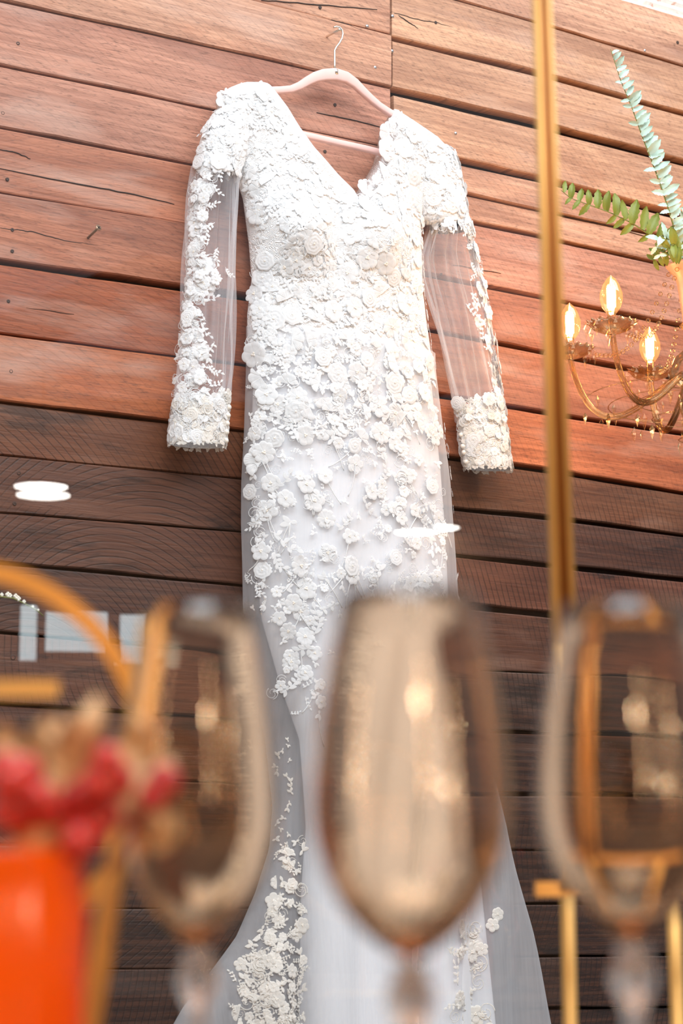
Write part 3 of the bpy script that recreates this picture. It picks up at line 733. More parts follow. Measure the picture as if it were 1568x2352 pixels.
# cream lace on the train, lower left and lower right
cnt = 0
while cnt < 240:
    px, py = random.uniform(480, 695), random.uniform(1930, 2420)
    left_lim = np.interp(py, [1930, 2050, 2150, 2240, 2352, 2420], [640, 612, 575, 535, 500, 490])
    if px < left_lim+random.uniform(0, 25): continue
    p, n = surf_at_px(px, py, 1); place(random.choice(['flower', 'spray', 'leaf', 'leaf', 'spray', 'fan', 'curl']), p, n, random.uniform(10, 19)*PX, cream=True, part=True); cnt += 1
cnt = 0
while cnt < 60:
    px, py = random.uniform(1040, 1130), random.uniform(2130, 2420)
    if px > 1090+ (py-2130)*.2: continue
    p, n = surf_at_px(px, py, 1); place(random.choice(['flower', 'spray', 'leaf', 'curl']), p, n, random.uniform(13, 25)*PX, cream=True, part=False); cnt += 1
for py in range(1700, 1960, 12):
    p, n = surf_at_px(648+random.uniform(-10, 12), py, 1); place('leaf', p, n, random.uniform(7, 13)*PX, cream=True, part=False)
for px, py in ((1142, 2100), (1130, 2125), (1105, 2180)):
    p, n = surf_at_px(px, py, 1); place('flower', p, n, 16*PX, cream=True, part=False)
# sleeve lace
def sleeve_lace(s, f, t, kind, size, cream=False, part=False):
    place(kind, s.pt(f, t, .001), s.normal(f, t), size*PX, cream=cream, part=part, parent=s.obj)
for si, (s, capf, cufff) in enumerate(sleeves):
    for _ in range(190):
        f = random.uniform(.035, capf); t_ = random.uniform(.05, 3.0)
        sleeve_lace(s, f, t_, random.choice(['flower', 'leaf', 'curl', 'fan', 'spray', 'leaf', 'flower', 'rose']), random.uniform(11, 21)*(.6 if f < .09 else 1))
    for _ in range(260):
        f = random.uniform(cufff, 1.0); t_ = random.uniform(-.2, 3.3)
        sleeve_lace(s, min(f, .985), t_, random.choice(['curl', 'curl', 'rose', 'leaf', 'flower']), random.uniform(9, 18), cream=random.random() < .35)
    for j in range(34):                                            # scalloped hem
        t_ = 2*math.pi*j/34
        place('fan', s.pt(1.0, t_, .001), s.normal(.99, t_), 8*PX, ang=None, cream=True, part=False, parent=s.obj)
    # trail of lace down the outer seam
    if si == 0: tr = [(.235, 1.15), (.30, 1.1), (.345, .85), (.40, .95), (.46, .85), (.50, 1.6), (.55, 1.75), (.58, 1.1), (.62, .8), (.66, .9), (.70, 1.05), (.75, 1.35), (.80, 1.4), (.86, 1.5)]
    else: tr = [(.30, 1.15), (.36, .9), (.42, .85), (.48, 1.1), (.52, 1.45), (.56, 1.5), (.60, 1.2), (.64, .95), (.68, .75), (.72, .7), (.76, .85), (.80, 1.4)]
    fs_ = [a for a, b_ in tr]; ts_ = [b_ for a, b_ in tr]
    for _ in range(330):
        f = random.uniform(capf*.9, cufff+.03); tm = np.interp(f, fs_, ts_); t_ = random.uniform(0.02, tm)
        sleeve_lace(s, f, t_, random.choice(['curl', 'leaf', 'leaf', 'flower', 'flower', 'curl']), random.uniform(8, 16))
    for f in np.arange(capf, cufff, .05):
        sleeve_lace(s, f+random.uniform(-.015, .015), np.interp(f, fs_, ts_)+.12, 'spray', random.uniform(14, 20))
        sleeve_lace(s, f+random.uniform(-.015, .015), np.interp(f, fs_, ts_)*.55, random.choice(['rose', 'flower', 'flower']), random.uniform(13, 19))
for (pn, cream), (vv, ff, mm_, _, par) in stuffs.items():
    V_ = np.concatenate(vv); me = mesh('lace_trim', V_.tolist(), ff, CM if cream else LM, True, mm_)
    o = link('lace_trim', me, par); o['kind'] = 'stuff'

# ------------------------------------------------------------------ hanger
HY = -.066
hl = P(770, 200, HY)
hang = thing('clothes_hanger', 'blush pink velvet hanger with gold hook inside the white lace dress', 'hanger', hl)
B = MB(); B.org = hl
arch = [(535, 240), (560, 216), (590, 211), (615, 208), (645, 207), (668, 205), (688, 197), (706, 186), (724, 177), (745, 172), (770, 171), (795, 178), (815, 192), (833, 210), (850, 226), (870, 243), (890, 256), (910, 268), (940, 285), (965, 305), (972, 318)]
pts = [P(x, y, HY) for x, y in arch]
def flatbar(B, pts, h, d):
    """bar of rounded rectangular section: h tall in the plane of the wall, d deep"""
    k = len(pts); vs = []; sec = [(math.copysign(abs(math.cos(a))**.6, math.cos(a)), math.copysign(abs(math.sin(a))**.6, math.sin(a))) for a in np.linspace(0, 2*math.pi, 12, endpoint=False)]
    for i, p in enumerate(pts):
        t_ = (pts[min(i+1, k-1)]-pts[max(0, i-1)]).normalized(); n = Vector((-t_.z, 0, t_.x)); hh = h[i] if isinstance(h, list) else h
        for a, b_ in sec: vs.append(p+n*hh*a+Vector((0, d*b_, 0)))
    fs = []
    for i in range(k-1):
        for j in range(12): fs.append((i*12+j, i*12+(j+1) % 12, (i+1)*12+(j+1) % 12, (i+1)*12+j))
    fs += [tuple(range(12)), tuple((k-1)*12+j for j in range(12))[::-1]]
    B.add(vs, fs)
flatbar(B, pts, [.0065+.0055*math.exp(-((x-770)/60)**2) for x, y in arch], .0055); B.link('arm', M['hanger'], hang)
B = MB(); B.org = hl
flatbar(B, [P(x, y, HY) for x, y in [(540, 236), (545, 255), (560, 272), (590, 286), (625, 294), (665, 303), (720, 315), (780, 329), (840, 342), (892, 355), (925, 360), (950, 355), (966, 338), (971, 316)]], .0058, .0055); B.link('crossbar', M['hanger'], hang)
B = MB(); B.org = hl
hp = [P(x, y, HY) for x, y in [(769, 170), (768, 150), (768, 130), (768, 116), (772, 108), (779, 99), (785, 88), (787, 78), (785, 69), (780, 63), (773, 61), (766, 63)]]
B.tube(hp, [.0022]*3+[.0019]*9, 8); B.tube([P(769, 172, HY), P(769, 160, HY), P(769, 158, HY)], [.0065, .006, .003], 12)
B.link('hook', M['hook'], hang)
# the nail that carries the hook
q, yf = find_plank(P(776, 66, -.024)); c = P(777, 69.5, HY)
B = MB(); B.tube([Vector((c.x, .0, c.z)), Vector((c.x, HY-.004, c.z))], .0021, 8); B.tube([Vector((c.x, HY-.004, c.z)), Vector((c.x, HY-.0055, c.z))], .0036, 10)
B.link('hanging_nail', M['hook'], q)

# ------------------------------------------------------------------ gold frame with glass panes
gd = 1.81
g0 = D(1290, 1400, gd); g0.z = 0
frame = thing('glass_partition', 'tall gold framed glass partition between the wine glasses and the dress', 'partition', g0)
B = MB(); B.org = g0
def gold_post(B, p0, p1, w0, w1, mi=0):
    """two flat gold lips either side of a darker groove; w = full width"""
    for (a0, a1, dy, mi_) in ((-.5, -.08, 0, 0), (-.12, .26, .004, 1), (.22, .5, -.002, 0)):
        vs = []
        for p, w_ in ((p0, w0), (p1, w1)):
            for k in range(5):
                f = a0+(a1-a0)*k/4; bulge = math.sin(math.pi*k/4)*.003
                vs.append(p+rt*(f*w_)+hfw*(dy-bulge))
            vs.append(p+rt*(a1*w_)+hfw*.010); vs.append(p+rt*(a0*w_)+hfw*.010)
        n = 7; B.add(vs, [(j, (j+1) % n, n+(j+1) % n, n+j) for j in range(n)]+[tuple(range(n))[::-1], tuple(range(n, 2*n))], mi_)
def zat(px, z, d):
    """point on the vertical through column px at height z"""
    r = ray(px, 1176); return None
top = D(1243, -60, gd); bot = D(1297, 1480, gd); low = D(1318, 2045, gd)
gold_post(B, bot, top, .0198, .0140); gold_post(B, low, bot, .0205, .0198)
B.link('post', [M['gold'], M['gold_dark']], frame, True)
B = MB(); B.org = g0
r1 = D(1560, 2040, gd)
B.box((low+r1)/2+hfw*.012, (r1-low).length/2+.03, .007, .006, RZ); B.link('crossbar', M['gold'], frame, False)
for px0, px1 in ((1302, 1309), (1545, 1557)):
    B = MB(); B.org = g0; a = D(px0, 2040, gd+.06); c = D(px1, 2352, gd+.06); e = a+(c-a)*(a.z/(a.z-c.z))
    B.tube([a, e], .0058, 10); B.tube([e+Vector((0, 0, .012)), e+Vector((0, 0, .0))], .014, 12); B.link('leg', M['gold'], frame)
# left pane: a vertical sheet of glass, turned a little to the room
PN = RZ @ Vector((math.sin(math.radians(-9)), -math.cos(math.radians(-9)), 0))         # towards the room
pq = D(1290, 1176, gd+.014)
pdir = Vector((-PN.y, PN.x, 0)); pdir = pdir if pdir.dot(rt) > 0 else -pdir
def pane(a, b_, z0, z1, parent):
    B = MB(); B.org = g0; c = pq+pdir*((a+b_)/2); c.z = (z0+z1)/2
    R = Matrix(((pdir.x, PN.x, 0), (pdir.y, PN.y, 0), (0, 0, 1)))
    B.box(c, abs(b_-a)/2, .003, (z1-z0)/2, R); return B.link('pane', M['pane'], parent, False)
pane(-.72, -.006, .30, 1.95, frame)
B = MB(); B.org = g0
for z_ in (.297, 1.953):
    c = pq+pdir*(-.363); c.z = z_; B.box(c, .363, .008, .006, Matrix(((pdir.x, PN.x, 0), (pdir.y, PN.y, 0), (0, 0, 1))))
B.link('rail', M['gold'], frame, False)
for xx, tall in ((-.726, 1.96),):
    B = MB(); B.org = g0; c = pq+pdir*xx; c.z = tall/2; B.box(c, .009, .009, tall/2, RZ); B.link('side_post', M['gold'], frame, False)
def mirror_at(px, py):
    d = ray(px, py); s_ = (pq-CAM).dot(PN)/d.dot(PN); q = CAM+d*s_
    r = d-PN*2*d.dot(PN); return q, r.normalized(), s_

# the room's lamps seen mirrored in the pane
zc = 3.25
b = MB()
lamps = []
for i, (px, py, wpx) in enumerate(((94, 1119, 120), (99, 1138, 120), (955, 1223, 96), (1009, 1213, 90))):
    q, r, s_ = mirror_at(px, py)
    dist = (2.62+.15*(i % 2)-q.z)/r.z
    c = q+r*dist; R_ = wpx*(dist+s_)/F/2
    t_ = thing('ceiling_lamp', ['white disc ceiling lamp mirrored in the glass left of the dress, upper of two', 'white disc ceiling lamp mirrored in the glass left of the dress, lower of two',
        'white disc ceiling lamp mirrored over the skirt, its left half', 'white disc ceiling lamp mirrored over the skirt, reaching past its right edge'][i], 'lamp', c)
    B = MB(); B.lathe([(1e-4, 0), (R_, 0), (R_, .012)], 40); B.link('diffuser', M['lamp_disc'], t_, False)
    B = MB(); B.lathe([(R_+.004, .0), (R_+.004, .02), (1e-4, .022)], 40); B.tube([(0, 0, .02), (0, 0, zc-c.z)], .004, 6); B.link('housing', M['black'], t_, False)
    lamps.append(c)
xs = sorted(c.x for c in lamps)
for c in (lamps[0], lamps[2]):
    b.box((c.x, c.y, zc+.06), .9, .09, .06)
struct('trim_1', b, M['beam'])

# far wall of the room with its windows
q, r, s_ = mirror_at(215, 1450); dist = 9.0
wc = q+r*dist; wn = -Vector((r.x, r.y, 0)).normalized(); wx = Vector((wn.y, -wn.x, 0))
def on_wall(px, py):
    q, r, s_ = mirror_at(px, py); k = (wc-q).dot(wn)/r.dot(wn); return q+r*k
WR = Matrix(((wx.x, wn.x, 0), (wx.y, wn.y, 0), (0, 0, 1)))
b = MB(); c = wc-wn*.16; b.box((c.x, c.y, 1.7), 6, .05, 1.7, WR); struct('wall_front', b, M['plaster'])
def win(name, px0, py0, px1, py1, nmul):
    a, c = on_wall(px0, py0), on_wall(px1, py1); m_ = (a+c)/2; hx = abs((c-a).dot(wx))/2; hz = abs(c.z-a.z)/2
    o = bpy.data.objects.new(name, None); COL.objects.link(o); o['kind'] = 'structure'; o.location = m_
    B = MB()
    for s1 in (-1, 1): B.box(WR @ Vector((s1*(hx+.02), 0, 0)), .02, .05, hz+.04, WR); B.box(WR @ Vector((0, 0, s1*(hz+.02))), hx+.04, .05, .02, WR)
    for k in range(1, nmul): B.box(WR @ Vector((-hx+2*hx*k/nmul, 0, 0)), .012, .03, hz, WR)
    B.link('window_frame', M['beam'], o, False)
    B = MB(); B.box((0, 0, 0), hx, .005, hz, WR); B.link('pane', M['sky_pane'], o, False)
win('window_1', 105, 1405, 255, 1500, 1); win('window_2', 266, 1412, 335, 1530, 1); win('window_3', 48, 1390, 84, 1520, 1)

# added globe lights, unseen themselves, that put glints on the glasses
for i, (lx, lf, lz, lab) in enumerate(((-2.6, -.6, 1.75, 'added warm globe light out of frame, farthest to the left'), (-1.5, .1, 1.35, 'added warm globe light out of frame, left of the orange jar'), (1.6, -.2, 1.6, 'added warm globe light out of frame, right of the wine glasses'),
        (2.7, -1.2, 1.9, 'added warm globe light out of frame, farthest to the right'), (.1, -.5, 2.45, 'added warm globe light out of frame, highest of its row'), (.45, -.25, 1.22, 'added warm globe light out of frame, lowest of its row'), (.16, .12, 1.36, 'added warm globe light out of frame, closest above the camera'), (.62, .22, 1.12, 'added warm globe light out of frame, right beside the counter'), (-1.4, .35, 1.2, 'added warm globe light out of frame, low at the left'))):
    c = CAM+rt*lx+hfw*lf; c.z = lz
    t_ = thing('added_globe_light', lab, 'lamp', c, 'added globe lights')
    B = MB(); B.ball((0, 0, 0), .03, 20); B.link('globe', M['warm_globe'], t_)
    B = MB(); B.lathe([(1e-4, .075), (.02, .075), (.022, .05)], 14); B.tube([(0, 0, .07), (0, 0, zc-lz)], .003, 6); B.link('cord', M['black'], t_)

M['warm_tube'] = emit('warm_tube_light', (1, .60, .30), 42)  # added unseen tubes that draw warm streaks on the wine glasses
for lx, lf, z0_, z1_, lab in ((.42, -.45, 1.05, 1.75, 'added tall warm tube light out of frame, just right of the camera'), (1.05, .05, 1.0, 1.6, 'added tall warm tube light out of frame, beside the right end of the counter'), (-1.55, .25, 1.0, 1.7, 'added tall warm tube light out of frame, beside the left end of the counter')):
    c = CAM+rt*lx+hfw*lf; c.z = 0
    t_ = thing('added_tube_light', lab, 'lamp', c, 'added tube lights')
    B = MB(); B.lathe([(1e-4, z0_), (.028, z0_+.004), (.028, z1_-.004), (1e-4, z1_)], 20); B.link('tube', M['warm_tube'], t_)
    B = MB(); B.lathe([(1e-4, 0), (.13, 0), (.13, .015), (.012, .02), (.010, z0_-.02), (.03, z0_-.01), (.03, z0_+.01), (1e-4, z0_+.01)], 24); B.link('stand', M['black'], t_)
# ------------------------------------------------------------------ counter with the wine glasses
TZ = 1.01-.112
tc = CAM+hfw*.85; 
tb = thing('bar_counter', 'dark wooden counter carrying the wine glasses, below the frame', 'table', (tc.x, tc.y, 0))
B = MB(); B.box((0, 0, TZ-.02), .75, .36, .02, RZ); B.link('counter_top', M['table'], tb, False)
for sx in (-.7, .7):
    for sy in (-.31, .31): B = MB(); B.box(RZ @ Vector((sx, sy, (TZ-.04)/2)), .03, .03, (TZ-.04)/2, RZ); B.link('leg', M['table'], tb, False)
def wine_glass(px, d, hw, rimpx, botpx, label):
    """hw: widest half width in px; rim / bowl bottom rows in px"""
    ax = D(px, 1176, d); k = hw*d/F
    zr = D(px, rimpx, d).z; zb = D(px, botpx, d).z
    t_ = thing('wine_glass', label, 'glass', (ax.x, ax.y, TZ), 'wine glasses on the counter')
    H = zr-zb; z0 = zb-TZ
    shape = [(.07, 0), (.22, .015), (.45, .06), (.68, .13), (.86, .22), (.97, .32), (1.0, .40), (.985, .50), (.93, .65), (.84, .80), (.76, .91), (.70, 1.0)]
    outer = [(k*r, z0+H*z) for r, z in shape]; th = .0013
    inner = [(max(1e-4, k*r-th), z0+H*z+(.004 if i < 2 else .0015 if i < 4 else 0)) for i, (r, z) in enumerate(shape)][::-1]
    B = MB(); B.lathe([(1e-4, z0-.004)]+outer+[(k*.70-th/2, z0+H+.0006)]+inner+[(1e-4, z0+.005)], 56); B.link('bowl', M['wine'], t_)
    B = MB(); B.lathe([(1e-4, 0), (.034, 0), (.0345, .0012), (.022, .004), (.007, .009), (.0042, .018), (.0036, z0*.55), (.0042, z0*.70), (.0075, z0*.76), (.0095, z0*.83), (.0075, z0*.90), (.0055, z0*.93), (.009, z0-.003), (1e-4, z0-.0015)], 40); B.link('stem', M['stem_glass'], t_)
    return t_
wine_glass(465, 1.02, 172, 1405, 2165, 'leftmost blurred wine glass, beside the orange jar')
wine_glass(938, .88, 222, 1372, 2195, 'middle blurred wine glass, in front of the white skirt')
wine_glass(1432, .95, 205, 1402, 2150, 'rightmost blurred wine glass, in front of the gold post')

# ------------------------------------------------------------------ orange jar, bouquet, hoop at lower left
jd = .95; ja = D(20, 1176, jd); jz = D(20, 1975, jd).z
jar = thing('orange_jar', 'bright orange glass jar holding the red and beige flowers', 'jar', (ja.x, ja.y, TZ))
B = MB(); h = jz-TZ; B.lathe([(1e-4, 0), (.030, 0), (.035, .006), (.036, h*.85), (.033, h), (.0345, h+.004), (.031, h+.004), (.031, .01), (1e-4, .008)], 40); B.link('body', M['orange'], jar)
bq = thing('flower_bouquet', 'bouquet of red berries and curled beige dried petals in the orange jar', 'flowers', (ja.x, ja.y, jz))
bo = Vector((ja.x, ja.y, jz))
def ribbon(pts, w0, name, mat):
    B = MB(); B.org = bo; P_ = [D(x, y, d) for x, y, d in pts]; vs = []; n = len(P_)
    for i, p in enumerate(P_):
        t_ = (P_[min(i+1, n-1)]-P_[max(0, i-1)]).normalized(); s_ = t_.cross(hfw).normalized(); wd = w0*math.sin(math.pi*(i+.6)/(n+.2))
        q = hfw*.004*math.sin(i)
        vs += [p-s_*wd, p+hfw*wd*.4+q, p+s_*wd, p+hfw*(wd*.4+.001)+q]
    fs = []
    for i in range(n-1):
        for j in range(4): fs.append((i*4+j, i*4+(j+1) % 4, i*4+4+(j+1) % 4, i*4+4+j))
    B.add(vs, fs); B.link(name, mat, bq)
for pts in ([(110, 1960, .95), (130, 1860, .94), (150, 1780, .94), (180, 1700, .93), (215, 1640, .93), (225, 1590, .94)], [(60, 1900, .95), (40, 1800, .95), (15, 1720, .96), (5, 1660, .96)], [(180, 1950, .95), (260, 1830, .95), (300, 1740, .95), (320, 1690, .95), (310, 1640, .95)],
            [(30, 1950, .93), (70, 1930, .92), (110, 1930, .92), (150, 1960, .92)], [(120, 1900, .92), (150, 1925, .92), (160, 1960, .92)], [(150, 1960, .94), (300, 1840, .94), (370, 1790, .94), (385, 1730, .95)], [(300, 1840, .95), (350, 1860, .95), (370, 1920, .95), (365, 1960, .95)], [(60, 1790, .96), (90, 1720, .96), (130, 1680, .96), (90, 1660, .96)], [(0, 1900, .93), (30, 1880, .93), (60, 1910, .93)]):
    pp = []
    for i in range(len(pts)-1):
        for f in (0, .33, .66): pp.append(tuple(np.array(pts[i])*(1-f)+np.array(pts[i+1])*f))
    ribbon(pp+[pts[-1]], .0090, 'dried_petal', M['beige'])
for px, py, r in [(25, 1795, .0075), (60, 1770, .006), (185, 1835, .0075), (225, 1800, .007), (262, 1790, .0075), (245, 1745, .006), (375, 1795, .0065), (150, 1850, .006), (215, 1900, .007), (20, 1860, .007), (90, 1830, .006), (120, 1860, .0065), (180, 1930, .007), (60, 1860, .0065), (240, 1870, .0065), (10, 1760, .006), (350, 1830, .0055)]:
    B = MB(); B.org = bo; c = D(px, py, jd-.035+random.uniform(-.015, .01)); B.ball(c, r*1.12, 14); B.tube([c, D(px*.55+45, 2000, jd)], .0011, 5); B.link('berry', M['red'], bq)
hd_ = 1.14; hc = D(-115, 1749, hd_); Rh = 447*hd_/F
hb = D(-115, 1176, hd_); hoop = thing('gold_hoop', 'blurred gold hoop on a stand behind the orange jar', 'ornament', (hb.x, hb.y, TZ))
B = MB(); B.org = Vector((hb.x, hb.y, TZ))
rows = []
for i in range(72):
    a = 2*math.pi*i/72; rad = rt*math.cos(a)+Vector((0, 0, 1))*math.sin(a)
    rows.append([hc+rad*(Rh+dr)+hfw*dy for dr, dy in ((-.0045, -.007), (.0045, -.007), (.0045, .007), (-.0045, .007))])
vs, fs = grid(rows+[rows[0]], True); B.add(vs, fs); B.link('hoop', M['hoop_gold'], hoop, False)
zb = hc.z-Rh
B = MB(); B.org = Vector((hb.x, hb.y, TZ)); 
if zb > TZ+.01: B.tube([Vector((hc.x, hc.y, zb+.003)), Vector((hc.x, hc.y, TZ+.004))], .004, 10)
B.tube([Vector((hc.x, hc.y, TZ+.006)), Vector((hc.x, hc.y, TZ))], [.04, .045], 28); B.link('base', M['gold'], hoop)
B = MB(); B.org = Vector((hb.x, hb.y, TZ)); a, c = D(-260, 1582, hd_+.012), D(135, 1584, hd_+.012); B.box((a+c)/2, (c-a).length/2, .003, .0042, RZ); B.link('crossbar', M['gold'], hoop, False)
sp = D(352, 1420, 1.05); sb = D(285, 1850, 1.05); sb2 = sp+(sb-sp)*((sp.z-TZ)/(sp.z-sb.z))
gs = thing('gold_strip', 'flat gold upright strip leaning behind the leftmost wine glass', 'ornament', sb2)
B = MB(); n = 8; vs = []
for p in (sp, sb2):
    for k in range(n): a = 2*math.pi*(k+.5)/n; vs.append(p-sb2+rt*.0052*math.cos(a)*1.08+hfw*.002*math.sin(a))
B.add(vs, [(j, (j+1) % n, n+(j+1) % n, n+j) for j in range(n)]+[tuple(range(n))[::-1], tuple(range(n, 2*n))]); B.link('strip', M['gold'], gs)
B = MB(); B.lathe([(1e-4, .004), (.020, .004), (.024, 0), (1e-4, 0)], 20); B.link('foot', M['gold'], gs)

# ------------------------------------------------------------------ chandelier with fern
cd = 3.95; ca = D(1590, 700, cd)
pxm = cd/F
def cz(py): return D(1590, py, cd).z
ch = thing('crystal_chandelier', 'small amber crystal chandelier with glowing filament candle bulbs', 'chandelier', (ca.x, ca.y, cz(860)))
co = Vector((ca.x, ca.y, cz(860)))
Rb = 282*pxm
B = MB(); B.lathe([(1e-4, cz(905)-co.z), (.018, cz(900)-co.z), (.040, cz(880)-co.z), (.044, 0), (.034, .025), (.016, .04), (.013, .07), (.024, .082), (.012, .095)], 28); B.link('hub', M['crystal'], ch)
B = MB(); B.lathe([(.012, cz(800)-co.z), (.016, cz(770)-co.z), (.019, cz(720)-co.z), (.026, cz(650)-co.z), (.030, cz(632)-co.z), (.042, cz(612)-co.z), (.046, cz(606)-co.z), (.040, cz(608)-co.z), (.022, cz(650)-co.z)], 30); B.link('trumpet_column', M['copper'], ch)
# bulb parts share their meshes
Bb = MB(); bh = .052; Bb.lathe([(.0085, 0), (.0155, .010), (.0195, .023), (.0192, .034), (.014, .049), (.007, .060), (1e-4, .066)], 20); bulb_me = Bb.me('bulb', M['bulb_glass'])
Bf = MB()
for k in range(4): a = math.pi/2*k+.4; Bf.tube([(.0058*math.cos(a), .0058*math.sin(a), .010), (.0062*math.cos(a), .0062*math.sin(a), .044)], .0021, 6)
fil_me = Bf.me('filament', M['filament'])
Bs = MB(); Bs.lathe([(.0070, -.030), (.0075, 0), (.0075, .003), (1e-4, .003)], 14); soc_me = Bs.me('candle_sleeve', M['crystal'])
Bd = MB(); nl = 16
vs = []; fs = []
for i, (r, z) in enumerate(((.006, -.034), (.018, -.033), (.030, -.027), (.038, -.019), (.043, -.016), (.039, -.0185), (.018, -.031))):
    for j in range(48):
        a = 2*math.pi*j/48; k = 1+(.07*math.cos(nl*a) if i >= 2 else 0); vs.append((r*k*math.cos(a), r*k*math.sin(a), z+(.002*math.cos(nl*a) if 2 < i < 6 else 0)))
for i in range(6):
    for j in range(48): fs.append((i*48+j, i*48+(j+1) % 48, (i+1)*48+(j+1) % 48, (i+1)*48+j))
Bd.add(vs, fs); dish_me = Bd.me('drip_dish', M['crystal'])
Bc = MB(); Bc.add([(0, 0, 0), (.0055, 0, -.010), (0, .0055, -.010), (-.0055, 0, -.010), (0, -.0055, -.010), (.004, .004, -.010), (0, 0, -.030)], [(0, 1, 5, 2), (0, 2, 3), (0, 3, 4), (0, 4, 1), (6, 2, 5, 1), (6, 3, 2), (6, 4, 3), (6, 1, 4)]); drop_me = Bc.me('crystal_drop', M['crystal'], False)
zbulb = cz(770)-co.z       # bulb base level
for k in range(8):
    # angle measured from the sight direction so that three bulbs face the photo's left side
    a = (math.radians(-80), math.radians(-132), math.radians(-12.7), math.radians(30), math.radians(75), math.radians(120), math.radians(165), math.radians(-108))[k]
    if k == 7: continue
    dirv = rt*math.sin(a)+hfw*math.cos(a)
    bp = dirv*Rb + Vector((0, 0, zbulb))
    arm = bpy.data.objects.new('arm', None)
    B = MB(); pts = []
    for i in range(22):
        s_ = i/21; rr = .035+(Rb-.035)*(1-(1-s_)**1.6)*1.0
        zz = (-.01)*(1-s_)+ -.075*math.sin(math.pi*min(1, s_*1.05))**1.0 + (zbulb-.036)*s_**2.2
        pts.append(dirv*rr+Vector((0, 0, zz)))
    B.tube(pts, .005, 10)
    for m_ in range(5):                                            # fluting ridges
        off_ = Vector((-dirv.y, dirv.x, 0)); an = 2*math.pi*m_/5
        B.tube([p+off_*.0050*math.cos(an)+Vector((0, 0, .0050*math.sin(an))) for p in pts], .0016, 5)
    ao = B.link('arm', M['crystal'], ch)
    for nm, me in (('bulb', bulb_me), ('filament', fil_me), ('candle_sleeve', soc_me), ('drip_dish', dish_me)): link(nm, me, ao, loc=bp)
    for m_ in range(8):
        an = 2*math.pi*m_/8+.2; link('crystal_drop', drop_me, ao, loc=bp+Vector((.043*math.cos(an), .043*math.sin(an), -.018)))
    l = bpy.data.lights.new('bulb_glow', 'POINT'); l.energy = 1.3; l.color = (1, .60, .26); l.shadow_soft_size = .012
    lo = bpy.data.objects.new('bulb_glow', l); COL.objects.link(lo); lo.location = co+bp+Vector((0, 0, .024))
    # bead strand from the column head to the arm
    B = MB(); t0 = dirv*.04+Vector((0, 0, cz(625)-co.z)); t1 = dirv*(Rb*.78)+Vector((0, 0, zbulb-.03))
    for i in range(18):
        f = i/17; p = t0.lerp(t1, f)+Vector((0, 0, -.05*math.sin(math.pi*f))); B.ball(p, .0042, 8)
    B.link('bead_strand', M['crystal'], ch)
for ring, (rr, zz, n) in enumerate(((.045, -.02, 9), (.10, -.055, 14), (.15, -.062, 16), (.075, -.085, 10), (.03, -.12, 5), (.19, -.05, 12))):
    for j in range(n):
        an = 2*math.pi*j/n+ring; o = link('crystal_drop', drop_me, ch, Matrix.Translation((rr*math.cos(an), rr*math.sin(an), zz-random.uniform(0, .02))) @ Matrix.Rotation(an, 4, 'Z') @ Matrix.Scale(random.uniform(.6, 1.1), 4))
B = MB(); B.lathe([(1e-4, -.14), (.012, -.13), (.016, -.115), (.008, -.10), (.02, -.085), (.03, -.06), (.018, -.035)], 20)
for ring_r, ring_z in ((.045, -.02), (.10, -.053), (.15, -.060), (.19, -.048), (.075, -.083), (.03, -.12)):
    B.tube([(ring_r*math.cos(a), ring_r*math.sin(a), ring_z) for a in np.linspace(0, 2*math.pi, 40, endpoint=False)], .0009, 4, closed=True)
B.link('finial', M['crystal'], ch)
B = MB(); zt_ = zc-co.z
B.tube([(0, 0, cz(640)-co.z), (0, 0, zt_)], .003, 6); B.link('hanging_rod', M['hook'], ch)
b = MB(); b.box((ca.x, ca.y, zc+.06), .12, .9, .06); struct('trim_2', b, M['beam'])

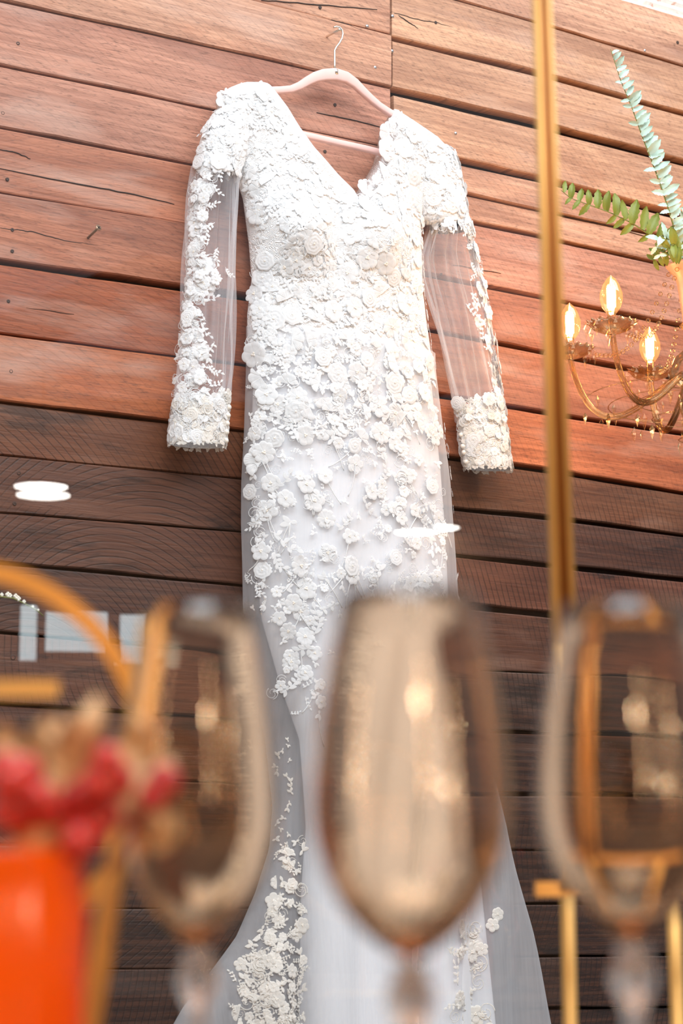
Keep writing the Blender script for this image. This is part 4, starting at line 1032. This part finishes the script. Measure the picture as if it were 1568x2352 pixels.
fb = Vector((ca.x, ca.y, cz(625)))
fern = thing('fern', 'fern fronds rising from the pink column of the chandelier', 'plant', fb)
def leaflet_me(mat, seed, wf=.19):
    r = random.Random(seed); B = MB(); vs = []; n = 8
    for i in range(n+1):
        s = i/n; wd = wf*math.sin(math.pi*min(1, s*.86+.12))**.7*(1+.14*math.sin(s*26+seed)); z = .10*math.sin(s*3+seed)-.18*s*s
        vs += [(s, -wd, z+.05), (s, -wd*.4, z), (s, 0, z-.03), (s, wd*.4, z), (s, wd, z+.05)]
    fs = []
    for i in range(n):
        for j in range(4): fs.append((i*5+j, i*5+j+1, i*5+j+6, i*5+j+5))
    B.add(vs, fs); return B.me('leaflet', mat)
lg = [leaflet_me(M['fern_green'], k, .22) for k in range(3)]; lb = [leaflet_me(M['fern_blue'], k, .25) for k in range(3)]
def frond(pts, n, size, mes, up_only=False, twist=.0, name='frond', side_bias=0.0, face=.5):
    pts = np.array(pts, float); P3 = [D(x, y, d) for x, y, d in pts]
    seg = np.r_[0, np.cumsum([(P3[i+1]-P3[i]).length for i in range(len(P3)-1)])]
    def at_(s):
        i = min(len(P3)-2, max(0, int(np.searchsorted(seg, s*seg[-1])-1))); f = (s*seg[-1]-seg[i])/(seg[i+1]-seg[i]); return P3[i].lerp(P3[i+1], f), (P3[i+1]-P3[i]).normalized()
    B = MB(); B.org = fb; k = 30; B.tube([at_(i/k)[0] for i in range(k+1)], [.0006+.0012*i/k for i in range(k+1)], 6)
    fo = B.link(name, M['stem'], fern)
    for i in range(n):
        s = .02+.93*i/n; p, t_ = at_(s); L_ = size*(.35+.65*math.sin(math.pi*min(.72, s*.7+.1)))
        side = t_.cross(hfw).normalized()
        for sg in (-1, 1):
            if side_bias and sg*side_bias < 0 and random.random() < .72: continue
            dr = (side*sg*math.cos(face)+hfw*random.uniform(-.5, .1)*math.sin(face)*2 - t_*random.uniform(.15, .5)).normalized()
            zax = (hfw*-1+side*.3*random.uniform(-1, 1)+t_*random.uniform(-.6, .6)).normalized(); yax = zax.cross(dr).normalized(); zax = dr.cross(yax)
            Mx = Matrix((dr, yax, zax)).transposed().to_4x4()
            Ls = L_*random.uniform(.8, 1.1)*(1 if not side_bias or sg*side_bias > 0 else .7)
            link('leaflet', random.choice(mes), fo, Matrix.Translation(p-fb) @ Mx @ Matrix.Scale(Ls, 4))
cdn = cd-.03
frond([(1402, 113, cdn), (1425, 185, cdn), (1450, 245, cdn), (1475, 315, cdn), (1502, 385, cdn), (1525, 450, cdn), (1550, 530, cdn), (1572, 600, cd)], 34, .029, lb, side_bias=1, face=.55)
frond([(1288, 437, cdn), (1310, 455, cdn), (1345, 468, cdn), (1400, 488, cdn), (1450, 512, cdn), (1500, 545, cdn), (1540, 580, cdn), (1574, 610, cd)], 15, .040, lg, side_bias=1, face=.35)
frond([(1515, 590, cdn-.02), (1505, 560, cdn-.02), (1520, 540, cdn-.02), (1550, 560, cdn), (1576, 608, cd)], 8, .026, lb, face=.5)
frond([(1640, 380, cd), (1625, 450, cd), (1600, 530, cd), (1580, 605, cd)], 18, .04, lb, face=.5)
frond([(1720, 480, cd+.05), (1680, 500, cd+.04), (1630, 550, cd), (1592, 608, cd)], 16, .04, lg, face=.4)
frond([(1500, 600, cd-.02), (1545, 562, cdn-.03), (1562, 575, cd-.02), (1575, 612, cd)], 9, .034, lg, face=.4)

# ------------------------------------------------------------------ little flowering sprig, far left
s0 = P(-130, 1380, -.16)
wp = thing('flowering_sprig', 'thin green sprig with tiny white buds at the left edge before the dark planks', 'plant', P(-160, 1385, -.024))
so_ = Vector(wp.location)
pp = [P(-160, 1385, -.024), P(-120, 1362, -.10), P(-50, 1362, -.16), P(0, 1370, -.16), (P(30, 1374, -.16)), P(60, 1388, -.16), P(85, 1402, -.16), P(100, 1415, -.16)]
B = MB(); B.org = so_; B.tube(pp, [.0016, .0016, .0014, .0012, .0012, .001, .0009, .0007], 6); B.link('stem', M['stem'], wp)
for px, py, r in ((18, 1366, .0042), (23, 1368, .0036), (36, 1370, .004), (42, 1375, .004), (55, 1382, .003), (75, 1393, .0022), (88, 1401, .0018), (4, 1366, .003), (-25, 1362, .004), (-45, 1360, .004)):
    B = MB(); B.org = so_; c = P(px, py, -.16)
    for k in range(4): a = math.pi/2*k; B.ball(c+Vector((r*.5*math.cos(a), 0, r*.5*math.sin(a))), r*.6, 8)
    B.link('bud', M['bud'], wp)
